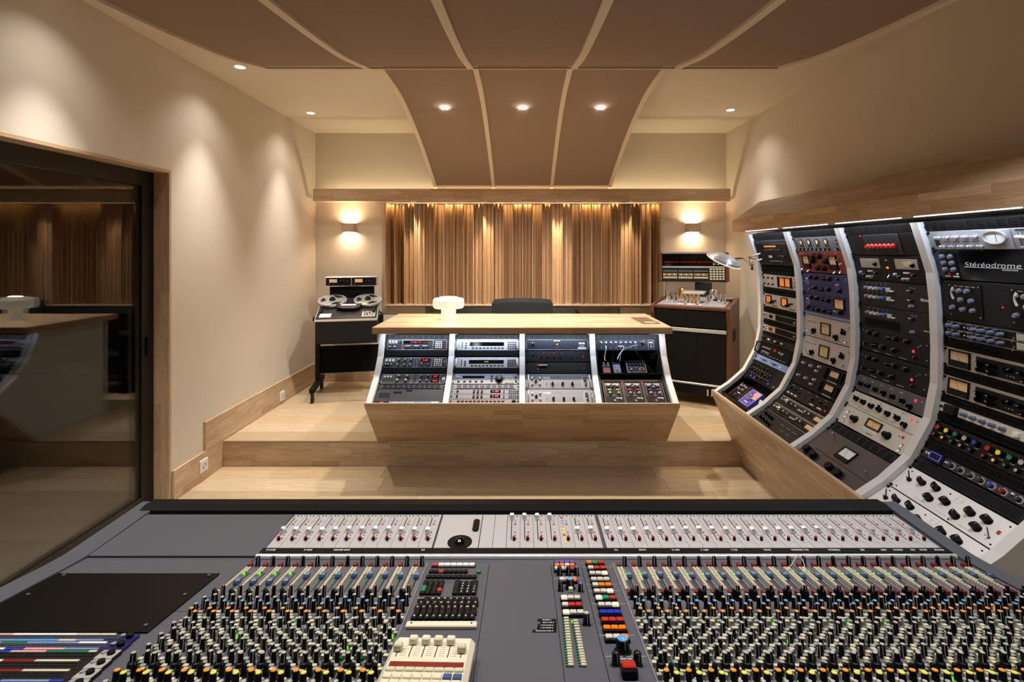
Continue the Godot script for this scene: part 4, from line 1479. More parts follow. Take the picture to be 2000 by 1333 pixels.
	for k in 2:
		meter(322, 12 + 84 * k, 92, 62, M.vu_dim, M.black, 16)
		plate("meter_cheek", 288, 12 + 84 * k, 14, 64, M.black, 0.012)
		plate("meter_cheek", 432, 12 + 84 * k, 14, 64, M.black, 0.012)
		dashes(366, 82 + 84 * k, 1, 0, 84, 5)
	unit(2, "transient_unit", "black unit with white buttons and a printed diagram in the second bay", "rack unit", M.umber)
	kn("b", [[52, 34], [100, 34], [150, 38], [284, 40], [360, 34], [410, 34]])
	bgrid(46, 68, 3, 1, 42, 0, 26, 10, M.btn_clear)
	ring(172, 12, 78, 66, M.greyknob)
	ring(186, 26, 50, 36, M.greyknob, 0.6)
	bgrid(300, 70, 2, 1, 74, 0, 40, 9, M.beige)
	lamp(422, 66, M.led_red, 0.004)
	dashes(50, 12, 5, 84, 24, 2)
	for k in 2:
		unit(1.5, "ball_knob_preamp", ["black preamplifier with a row of shiny ball knobs and silver trim, upper of two", "black preamplifier with a row of shiny ball knobs and silver trim, lower of two"][k], "rack unit", M.umber, true, 0.10, "ball knob preamplifiers in the second bay")
		var sph := lathe([[0.003, 0.0], [0.003, 0.006], [0.0065, 0.009], [0.0085, 0.014], [0.0065, 0.019], [0.001, 0.0215]], 12)
		for x in [70, 98, 176, 220, 320, 358]:
			part(cur, "ball_knob", sph, M.chrome, Transform3D(TO_Z, pos(x, 34)))
		var big := lathe([[0.004, 0.0], [0.004, 0.008], [0.011, 0.012], [0.014, 0.02], [0.010, 0.028], [0.001, 0.031]], 14)
		part(cur, "ball_knob", big, M.chrome, Transform3D(TO_Z, pos(136, 36)))
		bgrid(258, 44, 4, 1, 14, 0, 9, 9, M.alu, 0.012)
		for y in [4, 9, 14]:
			plate("trim_line", 20, y - 2, 443, 2.4, M.alu, 0.002)
		plate("lit_window", 396, 22, 54, 26, M.vu, 0.001)
		lamp(44, 30, M.led_dim, 0.004)
	unit(2.5, "pultec_channel", "dark unit with red and black pointer knobs at the foot of the second bay", "rack unit", M.umber)
	for q in [[66, 36], [66, 78], [110, 40], [110, 80], [150, 44], [150, 84], [186, 88]]:
		pointer_knob(q[0], q[1], 60, 0.011)
	lamp(82, 30, M.redbtn, 0.006)
	lamp(82, 72, M.redbtn, 0.006)
	plate("trim_line", 10, 2, 463, 2.4, M.alu, 0.002)
	dashes(260, 40, 3, 64, 40, 2, M.taupe)
	dashes(300, 74, 2, 64, 30, 2, M.taupe)
	# ---- third bay
	bay(false, 2, 30.3)
	vent_unit(1, "black slotted vent panel at the top of the rack's third bay", M.black, 4)
	unit(2.6, "filter_bank", "black panel with a module of seven red slider caps atop the third bay", "rack unit", M.black)
	plate("module_plate", 128, 4, 238, 102, M.dark, 0.003)
	for k in 7:
		plate("slider_slot", 157 + 28 * k, 18, 4, 78, M.matt, 0.0036)
		part(cur, "slider_cap", lathe([[0.0105, 0.0], [0.0115, 0.006], [0.0085, 0.010], [0.0085, 0.019], [0.006, 0.021]], 14), M.red, Transform3D(TO_Z, pos(159 + 28 * k, 62, 0.009)))
	dashes(180, 14, 2, 110, 50, 2)
	lamp(108, 8, M.led_red, 0.004)
	for q in [[136, 12], [358, 12], [136, 98], [358, 98]]:
		lamp(q[0], q[1], M.silver, 0.0035)
	unit(3, "twin_microphone_preamp", "black preamplifier with two pale meter plates in the rack's third bay", "rack unit", M.black)
	for k in 2:
		var x := 54 + 240 * k
		plate("meter_plate", x, 14, 138, 50, M.taupe, 0.002)
		plate("meter_window", x + 54, 26, 50, 26, M.vu_dim if k else M.silver, 0.0035)
		pointer_knob(x + 112, 42, 190, 0.008)
		kn("b", [[x + 104, 92], [x + 12, 104]])
		kn("s", [[x - 8, 92], [x + 40, 112], [x + 66, 112]])
		bgrid(x + 48, 82, 3, 1, 15, 0, 9, 8, M.print)
		btn(x + 82, 82, 9, 8, M.red)
		ticks(x + 104, 92, 0.013, 8)
		toggle(x - 10, 84, 50)
	ring(218, 10, 42, 112, M.char)
	btn(240, 60, 14, 10, M.led_amber, 0.003)
	toggle(244, 96, 40)
	dashes(238, 22, 1, 0, 14, 5)
	for k in 2:
		unit(3 if k == 0 else 2.5, "console_channel_pair", ["black preamplifier with two rows of red white and blue knobs in third bay", "black preamplifier with one row of red white and blue knobs in third bay"][k], "rack unit", M.dark)
		for r in 2 - k:
			var y := 38 + 46 * r
			kn("r", [[70, y]])
			kn("w", [[102, y], [134, y]])
			kn("g", [[166, y]])
			kn("u", [[194, y]])
			btn(226, y, 16, 20, M.beige, 0.012)
			btn(252, y + 6, 18, 6, M.alu, 0.010)
			kn("b", [[366, y - 2]])
			btn(344, y - 6, 8, 4, M.yellow)
			dashes(76, y - 26, 5, 32, 10, 2)
		kn("g", [[368, 96 if k else 106]])
		dashes(360, 18, 2, 22, 14, 2)
		if k == 0:
			words("Neve", 438, 70, 14)
			lamp(414, 70, M.led_dim, 0.002)
		else:
			plate("inset_panel", 40, 66, 246, 40, M.matt, 0.001)
			dashes(438, 80, 1, 0, 30, 4)
	black_eq("blue black equaliser with a glowing red lamp, upper of two in the third bay", "blue black equalisers", true)
	black_eq("blue black equaliser with a glowing red lamp, lower of two in the third bay", "blue black equalisers", true)
	unit(2, "line_driver", "mid grey unit with a row of pointer knobs and red lamp in the third bay", "rack unit", M.console)
	for q in [[52, 50, 60], [102, 46, 300], [160, 50, 80], [216, 52, 200], [276, 52, 120], [338, 54, 100], [384, 66, 200]]:
		pointer_knob(q[0], q[1], q[2], 0.013)
	lamp(404, 30, M.led_pink, 0.007)
	lamp(440, 26, M.silver, 0.004)
	dashes(180, 76, 1, 0, 120, 3)
	dashes(60, 18, 5, 64, 16, 3)
	unit(2, "program_equaliser", "cream equaliser with a row of black pointer knobs in the rack's third bay", "rack unit", M.ivory)
	for q in [[58, 40, 60], [112, 42, 70], [170, 44, 300], [226, 44, 20], [284, 46, 80], [346, 46, 60], [396, 62, 230]]:
		pointer_knob(q[0], q[1], q[2], 0.0145)
	lamp(416, 26, M.led_pink, 0.0075)
	lamp(446, 22, M.silver, 0.004)
	dashes(130, 76, 2, 160, 90, 2, M.ink)
	dashes(70, 14, 5, 72, 14, 2, M.ink)
	unit(2.4, "opto_leveller", "cream leveller with two large knobs and one amber meter in the third bay", "rack unit", M.ivory)
	kn("BB", [[118, 54], [344, 54]])
	for x in [118, 344]:
		pointer_knob(x - 16, 54, 90, 0.009)
	meter(194, 14, 96, 46, M.vu, M.umber)
	plate("name_plate", 188, 64, 96, 12, M.white, 0.001)
	dashes(240, 90, 1, 0, 40, 4, M.ink)
	for q in [[52, 28], [52, 56], [52, 86], [438, 58], [438, 84]]:
		toggle(q[0], q[1], 60)
	lamp(420, 28, M.red, 0.0075)
	lamp(400, 30, M.silver, 0.005)
	vent_unit(1.1, "black slotted vent panel between the cream leveller and brown limiter", M.dark, 5, 9)
	unit(5, "valve_limiter", "large brown valve limiter with a hinged door and four paired knobs, third bay", "rack unit", M.brown)
	plate("door", 70, 14, 392, 128, M.brown, 0.003)
	ring(70, 14, 392, 128, M.ink, 1.4)
	lift = 0.003
	meter(204, 44, 96, 78, M.vu_white, M.black, 14)
	lift = 0.0
	for q in [[94, 26], [430, 108]]:
		part(cur, "latch", lathe([[0.005, 0.0], [0.004, 0.012], [0.006, 0.018], [0.004, 0.022]], 10), M.chrome, Transform3D(TO_Z, pos(q[0], q[1], 0.008)))
	dashes(160, 60, 2, 190, 70, 1.6, M.taupe)
	lamp(178, 138, M.redbtn, 0.007)
	for q in [[60, 178], [124, 186], [262, 190], [330, 192]]:
		part(cur, "knob", knob_mesh(0.019, 0.03, M.knob, M.knob, null, M.char, 18), null, Transform3D(Basis(), pos(q[0], q[1])))
		ticks(q[0], q[1], 0.031, 24, M.taupe)
	# ---- fourth bay, nearest the console
	bay(false, 3, 32)
	vent_unit(1.1, "black slotted vent panel at the top of the rack's fourth bay", M.black, 4)
	unit(2, "channel_strip_processor", "bright silver channel strip with an oval meter and six sliders, fourth bay", "rack unit", M.silver)
	krow("s", 44, 30, 42, 5)
	krow("s", 58, 72, 42, 5)
	for k in 5:
		kn("s", [[58 + 42 * k, 30], [74 + 42 * k, 72]])
	plate("badge", 28, 40, 22, 30, M.char, 0.001)
	dashes(84, 52, 5, 44, 30, 3, M.ink)
	plate("meter_plate", 240, 4, 124, 80, M.silver, 0.004)
	part(cur, "round_meter", lathe([[1.0, 0.0], [1.0, 0.16], [0.88, 0.16], [0.86, 0.06]], 24, false), M.alu, Transform3D(TO_Z * Basis.from_scale(Vector3(0.047, 0.04, 0.0255)), pos(302, 34, 0.009)))
	part(cur, "meter_dial", lathe([[1.0, 0.0], [1.0, 0.05]], 24), M.vu_white, Transform3D(TO_Z * Basis.from_scale(Vector3(0.041, 0.03, 0.022)), pos(302, 34, 0.009)))
	part(cur, "meter_needle", bx(0.0009, 0.030, 0.0006), M.ink, Transform3D(Basis(Vector3(0, 0, 1), -0.05), pos(308, 36, 0.0115)))
	dashes(288, 22, 3, 14, 9, 1.4, M.ink)
	words("AVALON", 304, 66, 11, M.greyknob, "lettering", 0.0092)
	lamp(306, 78, M.led_red, 0.003)
	for q in [[248, 10], [356, 10], [248, 78], [356, 78]]:
		lamp(q[0], q[1], M.black, 0.003)
	for k in 6:
		plate("slider_slot", 386 + 14 * k, 20, 3, 54, M.char, 0.0006)
		btn(388 + 14 * k, 38 - 2 * absf(k - 2.5), 15, 7, M.white, 0.012)
		btn(388 + 14 * k, 8, 9, 6, M.char)
	plate("level_window", 466, 12, 10, 60, M.gloss, 0.001)
	bgrid(471, 20, 1, 7, 0, 8, 3, 3, M.led_red, 0.0022)
	plate("slider_tray", 382, 76, 88, 3, M.white, 0.003)
	unit(3.1, "studio_name_panel", "glossy black panel with the studio's white script name and a knob module", "rack unit", M.gloss)
	var script := Join.new()
	var tm := text_mesh("Stéréodrome", 0.0175, false)
	script.add(tm, Transform3D(Basis(Vector3(0.222 / tm.get_aabb().size.x, 0, 0), Vector3(0.32, 1, 0), Vector3(0, 0, 1)), Vector3.ZERO), M.print)
	part(cur, "script_lettering", script.mesh(), null, Transform3D(Basis(), pos(252, 66, 0.0052)))
	dashes(250, 77, 1, 0, 236, 1.8)
	words("RECORDING STUDIO", 320, 84, 4.6)
	plate("blue_module_edge", 8, 4, 26, 130, M.navy, 0.001)
	plate("knob_module", 34, 4, 74, 130, M.black, 0.002)
	for k in 3:
		kn("nk", [[50, 28 + 30 * k], [88, 28 + 30 * k]])
		ticks(88, 28 + 30 * k, 0.014, 7)
	bgrid(42, 122, 3, 1, 9, 0, 7, 6, M.print, 0.006)
	bgrid(80, 122, 3, 1, 9, 0, 7, 6, M.print, 0.006)
	btn(60, 110, 7, 7, M.led_dim, 0.006)
	btn(98, 110, 7, 7, M.print, 0.006)
	unit(4.1, "twin_limiter", "dark panel carrying two black limiter modules with curved white scales", "rack unit", M.blueblack)
	for k in 2:
		var x := 40 + 266 * k
		plate("module_plate", x, 12, 152, 152, M.black, 0.004)
		for q in [[96, 42], [60, 44], [112, 84], [66, 84], [24, 122], [72, 126], [116, 126]]:
			part(cur, "knob", knob_style("nk"), null, Transform3D(Basis(Vector3(0, 0, 1), q[0] * 0.1), pos(x + q[0], q[1], 0.009)))
		var arc := PackedVector2Array()
		for i in 9:
			var a := deg_to_rad(140 + 80.0 * i / 8)
			arc.append(Vector2(cos(a), sin(a)) * 0.040)
		for i in range(8, -1, -1):
			var a := deg_to_rad(140 + 80.0 * i / 8)
			arc.append(Vector2(cos(a), sin(a)) * 0.031)
		part(cur, "curved_scale", prism(arc, 0.0, 0.002), M.print, Transform3D(Basis(), pos(x + 54, 58, 0.009)))
		part(cur, "scale_pointer", bx(0.018, 0.008, 0.004, 0.001), M.greyknob, Transform3D(Basis(Vector3(0, 0, 1), 0.5), pos(x + 30, 46, 0.014)))
		for q in [[10, 22], [142, 22], [10, 154], [142, 154]]:
			part(cur, "module_screw", cyl(0.003, 0.002, 8), M.silver, Transform3D(TO_Z, pos(x + q[0], q[1], 0.009)))
		for i in 4:
			small.add(bx(0.018, 0.0016, 0.0004), Transform3D(Basis(), pos(x + 40 + 26 * i, 24, 0.0092)), M.print)
	lamp(272, 98, M.led_red, 0.003)
	unit(2, "two_channel_compressor", "black compressor with two rows of pale blue knobs in the rack's fourth bay", "rack unit", M.black)
	ring(24, 8, 442, 72)
	ring(24, 44, 330, 0.5)
	for r in 2:
		kn("gb", [[40, 26 + 36 * r], [72, 26 + 36 * r], [150, 26 + 36 * r], [186, 26 + 36 * r], [224, 26 + 36 * r], [262, 26 + 36 * r]])
		lamp(102, 26 + 36 * r, M.print, 0.003)
		lamp(118, 26 + 36 * r, M.print, 0.003)
		btn(336, 26 + 36 * r, 30, 26, M.capgrey, 0.006)
		toggle(308, 32 + 36 * r, 60)
		dashes(44, 12 + 36 * r, 6, 38, 16, 1.6)
	ring(134, 8, 0.5, 72)
	ring(318, 8, 0.5, 72)
	ring(362, 8, 0.5, 72)
	meter(374, 14, 84, 60, M.matt, M.black)
	blank_unit(0.9, "black blank panel above the upper brown-faced meter compressor")
	for k in 2:
		unit(2, "wide_meter_compressor", ["taupe compressor with a tall amber meter and black knob plate, upper of two", "taupe compressor with a tall amber meter and black knob plate, lower of two"][k], "rack unit", M.taupe, true, 0.10, "taupe meter compressors in the fourth bay")
		meter(30, 6, 98, 74, M.vu_dim if k == 0 else M.vu, M.black, 22)
		plate("knob_plate", 152, 12, 310, 66, M.black, 0.002)
		for q in [[180, 34, 90], [228, 36, 80], [288, 38, 300], [346, 36, 90], [410, 34, 80], [176, 62, 20], [226, 66, 60], [360, 64, 100], [420, 62, 20]]:
			part(cur, "pointer_knob", ptr_mesh(), null, Transform3D(Basis(Vector3(0, 0, 1), deg_to_rad(q[2])), pos(q[0], q[1], 0.007)))
		bgrid(282, 62, 3, 1, 12, 0, 5, 5, M.silver)
		plate("bright_top_edge", 2, 0, 479, 2, M.white, 0.001)
		blank_unit([0.9, 0.8][k], ["black blank panel between the two taupe meter compressors", "black blank panel under the lower taupe meter compressor"][k])
	unit(1, "monitor_controller", "white thin controller with a black corner box and blue knobs, fourth bay", "rack unit", M.ivory)
	part(cur, "meter_box", bx(0.052, 0.036, 0.02, 0.002), M.black, Transform3D(Basis(), pos(66, 22, 0.014)))
	words("K", 22, 22, 16, M.ink)
	for k in 5:
		kn("gb", [[126 + 40 * k, 22]])
	for k in 3:
		btn(338 + 44 * k, 24, 20, 18, M.white, 0.012)
	blank_unit(0.9, "black blank panel above the equaliser with coloured knobs")
	unit(2, "colour_knob_equaliser", "brown black equaliser with red yellow green white and blue knobs, fourth bay", "rack unit", M.umber)
	for k in 2:
		var x := 40 + 224 * k
		for i in 5:
			part(cur, "knob", knob_style(["kr", "ky", "kg", "kw", "ku"][i]), null, Transform3D(Basis(), pos(x + 42 * i, 30)))
			part(cur, "knob", knob_style(["mr", "my", "mg", "mw", "mu"][i]), null, Transform3D(Basis(), pos(x - 10 + 42 * i, 66)))
		for i in 5:
			ticks(x + 42 * i, 30, 0.0165, 7)
		dashes(x, 50, 5, 42, 16, 3)
	lamp(246, 26, M.led_green, 0.003)
	blank_unit(1.1, "black blank panel under the equaliser with coloured knobs")
	unit(1, "stereo_bus_compressor", "slate compressor with a violet lit window and one blue and one red knob", "rack unit", M.char)
	part(cur, "meter_box", bx(0.060, 0.042, 0.012, 0.001), M.dark, Transform3D(Basis(), pos(84, 22, 0.010)))
	part(cur, "display", bx(0.050, 0.026, 0.001), M.gloss, Transform3D(Basis(), pos(84, 20, 0.0168)))
	for e in [[0, 0.0125, 0.05, 0.0016], [0, -0.0125, 0.05, 0.0016], [-0.0245, 0, 0.0016, 0.026], [0.0245, 0, 0.0016, 0.026]]:
		part(cur, "display_edge", bx(e[2], e[3], 0.0008), M.led_blue, Transform3D(Basis(), pos(84, 20, 0.0178) + Vector3(e[0], e[1], 0)))
	dashes(26, 18, 2, 12, 8, 10)
	btn(130, 20, 14, 8, M.print)
	kn("dk", [[156, 24], [196, 24], [240, 24], [282, 24], [424, 24]])
	kn("du", [[324, 24]])
	kn("dr", [[368, 24]])
	for x in [156, 196, 240, 282, 324, 368, 424]:
		ticks(x, 24, 0.0165, 14)
	btn(398, 14, 12, 8, M.print)
	btn(448, 22, 14, 8, M.led_dim)
	unit(1.3, "vent_panel", "black perforated vent panel above the two white equalisers", "vent panel", M.dark, true, 0.03)
	var dots := Join.new()
	for i in 46:
		for k in 5:
			dots.add(lathe([[0.0031, 0.0], [0.0031, 0.0006]], 6), Transform3D(TO_Z, pos(36 + 9.2 * i, 12 + 8.6 * k, 0.005)), M.matt)
	var dm := part(cur, "perforation", dots.mesh())
	dm.set_meta("kind", "stuff")
	for k in 2:
		unit(3, "white_equaliser", ["white equaliser with black pointer knobs, upper of two at the rack's foot", "white equaliser with black pointer knobs, lower of two beside the console's cheek"][k], "rack unit", M.white, true, 0.10, "white equalisers in the fourth bay")
		for q in [[104, 44, 30], [166, 34, 200], [178, 90, 150], [236, 66, 330], [300, 96, 10], [330, 52, 170], [390, 44, 330], [384, 92, 320]]:
			part(cur, "pointer_knob", wedge_knob(), null, Transform3D(Basis(Vector3(0, 0, 1), deg_to_rad(q[2])), pos(q[0] - 10 * k, q[1])))
		toggle(50, 60, 10, M.black)
		part(cur, "switch_foot", lathe([[0.009, 0.0], [0.009, 0.006], [0.005, 0.010]], 12), M.black, Transform3D(TO_Z, pos(52, 62)))
		part(cur, "switch_lever", tube([pos(52, 62, 0.008), pos(44, 34, 0.030)], 0.0022, 6), M.black)
		btn(82, 34, 8, 14, M.yellow, 0.004)
		btn(442, 62, 9, 15, M.red, 0.004)
		toggle(432, 98, 15)
		part(cur, "switch_lever", tube([pos(432, 98, 0.006), pos(420, 74, 0.024)], 0.002, 6), M.steel)
		for i in 20:
			var a := TAU * i / 20
			ink.add(bx(0.0052, 0.0006, 0.0003), Transform3D(Basis(Vector3(0, 0, 1), a + PI / 2), pos(264, 28, 0.0051) + Vector3(cos(a), sin(a), 0) * 0.015), M.greyknob)
		dashes(256, 28, 2, 16, 9, 1.4, M.greyknob)
		dashes(150, 118, 3, 100, 50, 1.4, M.greyknob)
		for q in [[30, 118], [30, 20], [220, 24], [288, 122], [452, 20], [452, 118]]:
			lamp(q[0], q[1], M.black, 0.0032)
	close_unit()

func ptr_mesh() -> ArrayMesh:
	var before := cur
	if not shapes.has("ptr0.0130"):
		cur = Node3D.new()
		pointer_knob(0, 0, 0, 0.013)
		cur.free()
		cur = before
	return shapes["ptr0.0130"]

func wedge_knob() -> ArrayMesh:          # a tall oval-topped grip on a round foot
	if not shapes.has("wedge"):
		var o := PackedVector2Array()
		for k in 16:
			var a := TAU * k / 16
			o.append(Vector2(cos(a) * 0.0085, sin(a) * 0.0145))
		var j := Join.new()
		j.add(lathe([[0.0145, 0.0], [0.0135, 0.004]], 16), Transform3D(TO_Z, Vector3.ZERO), M.knob)
		j.add(prism(o, 0.003, 0.024), Transform3D(), M.knob)
		j.add(bx(0.0011, 0.010, 0.0005), at(0, 0.008, 0.0241), M.print)
		shapes["wedge"] = j.mesh()
	return shapes["wedge"]

# ---------------------------------------------------------------- the mixing console, seen from behind, its armrest away from the camera
const PITCH := 0.0381
const SLOPE := 0.15
const TRAY_H := 0.752
const STRIP_FAR := 1.316
const STRIP_NEAR := 0.72
const PULL := 0.84                     # the largest part of the strips' length that the frame shows begins here
var desk3: Node3D                      # the console
const C0 := Vector3(0, 0, -1.15)

# the sloping surface of the channel strips at distance d
func sh(d: float) -> float:
	return 0.755 + SLOPE * (1.31 - d)

# where x, d lies on the sloping surface, turned with it; local y is its normal
func on_strip(x: float, d: float, up := 0.0, turn := 0.0) -> Transform3D:
	var b := Basis(Vector3.RIGHT, -atan(SLOPE))
	return Transform3D(b * Basis(UP, turn), Vector3(x, sh(d), -d) + b * Vector3(0, up, 0) - C0)

func on_tray(x: float, d: float, up := 0.0) -> Transform3D:
	return Transform3D(Basis(), Vector3(x, TRAY_H + up, -d) - C0)

# a thin plate on the sloping surface, from x0 to x1 and d0 (near) to d1 (far)
func strip_plate(called, x0: float, x1: float, d0: float, d1: float, th: float, m, up := 0.0) -> MeshInstance3D:
	var l := (d1 - d0) / cos(atan(SLOPE))
	return part(desk3, called, bx(x1 - x0, th, l, 0.0008), m, on_strip((x0 + x1) / 2, (d0 + d1) / 2, up - th / 2))

# a console knob; y is up
func cknob(r: float, h: float, cap, line: Material, waist := 0.0) -> ArrayMesh:
	var key := "c%.4f,%.4f,%s,%s,%.4f" % [r, h, cap, line, waist]
	if shapes.has(key):
		return shapes[key]
	var j := Join.new()
	var id := Transform3D()
	if waist > 0:
		j.add(lathe([[waist, 0.0], [waist * 1.05, 0.002], [waist * 0.92, h * 0.5], [r * 1.1, h * 0.54], [r, h * 0.97], [r * 0.8, h]], 12), id, M.knob)
	else:
		j.add(lathe([[r * 1.5, 0.0], [r * 1.15, 0.0012], [r * 1.1, h * 0.4], [r * 0.98, h * 0.94], [r * 0.8, h]], 11), id, M.knob)
	if cap:
		j.add(lathe([[r * 0.9, h - 0.0006], [r * 0.82, h + 0.0004]], 11), id, cap)
	else:
		j.add(lathe([[r * 0.8, h], [r * 0.45, h + 0.0016], [0.0004, h + 0.002]], 10, false), id, M.knob)
	if line:
		j.add(bx(0.0009, h * 0.8, 0.0007), at(0, h * 0.52, r * 1.04), line)
		j.add(bx(0.0009, 0.0006, r * 0.8), at(0, h + 0.0007, r * 0.45), line)
	shapes[key] = j.mesh()
	return shapes[key]

func fader_cap(m: Material, w: float, l: float, h: float, line: Material) -> ArrayMesh:
	var key := "f%s%.4f" % [m, w]
	if shapes.has(key):
		return shapes[key]
	var o := flat([[-l / 2, 0.0], [l / 2, 0.0], [l / 2, h * 0.55], [l * 0.36, h], [l * 0.10, h * 0.72], [-l * 0.10, h * 0.72], [-l * 0.36, h], [-l / 2, h * 0.55]])
	var j := Join.new()
	var q := side_prism(o, -w / 2, w / 2)
	j.add(q[0], q[1], m)
	j.add(bx(w * 1.01, 0.0006, 0.001), at(0, h * 0.725, 0), line)
	shapes[key] = j.mesh()
	return shapes[key]

func fader_modules(x0: float, n: int, up_faders: int, sticker_at: int, sd: int):
	var rng := RandomNumberGenerator.new()
	rng.seed = sd
	var d0 := 1.392
	var d1 := 1.566
	var ctl := Join.new()
	var id := Vector3(0, 0.0, 0)
	var rb := bx(0.0042, 0.0012, 0.0042, 0.0005)
	for e in [[0.0245, -0.054, M.greybtn], [0.0245, -0.045, M.greyknob], [0.0238, -0.031, M.red], [0.0238, 0.012, M.char], [0.0238, 0.026, M.greyknob], [0.0255, 0.043, M.red], [0.007, -0.078, M.ink], [0.018, -0.079, M.ink], [0.028, -0.078, M.ink]]:
		ctl.add(rb if e[2] != M.red else bx(0.0062, 0.0016, 0.0058, 0.0006), at(e[0], 0.0006, e[1]), e[2])
	for k in 7:
		ctl.add(bx(0.004, 0.0003, 0.0005), at(0.0065, 0.0002, -0.066 + k * 0.017), M.greyknob)
	ctl.add(bx(0.0005, 0.0003, 0.09), at(0.0195, 0.0002, -0.015), M.greyknob)
	ctl.add(bx(0.018, 0.0003, 0.0005), at(0.028, 0.0002, 0.062), M.greyknob)
	var ctl_mesh := ctl.mesh()
	var cap := fader_cap(M.alu, 0.0105, 0.020, 0.012, M.ink)
	var sw := lathe([[0.0042, 0.0], [0.0042, 0.009], [0.0036, 0.0105]], 10)
	var swj := Join.new()
	swj.add(sw, Transform3D(), M.knob)
	swj.add(lathe([[0.0038, 0.010], [0.0036, 0.0116]], 10), Transform3D(), M.red)
	var swm := swj.mesh()
	for i in n:
		var x := x0 + PITCH * 0.992 * i
		var w := PITCH * 0.992
		var pl := part(desk3, "fader_module", bx(w - 0.0008, 0.004, d1 - d0, 0.0006), M.fadertop, on_tray(x + w / 2, (d0 + d1) / 2, -0.002))
		var o := Vector3(-w / 2, 0.002, 0)
		var c := part(pl, "module_switches", ctl_mesh, null, Transform3D(Basis(), o))
		c.set_meta("kind", "stuff")
		part(pl, "red_switch", swm, null, Transform3D(Basis(), o + Vector3(0.021, 0, 0.052)))
		if i == sticker_at:
			for k in 9:
				part(pl, "round_sticker", cyl(0.0042, 0.0006, 12), [M.red, M.sky, M.sky, M.orange, M.yellow, M.yellow, M.red, M.yellow, M.yellow][k], Transform3D(Basis(), o + Vector3(0.012, 0, -0.068 + 0.0155 * k)))
			continue
		part(pl, "fader_slot", bx(0.0026, 0.0008, 0.118), M.ink, Transform3D(Basis(), o + Vector3(0.013, 0, -0.010)))
		var z := -0.064 if i < up_faders else 0.010 + 0.003 * sin(i * 0.7) + 0.002 * rng.randf()
		part(pl, "fader_cap", cap, null, Transform3D(Basis(), o + Vector3(0.013, 0.001, z)))

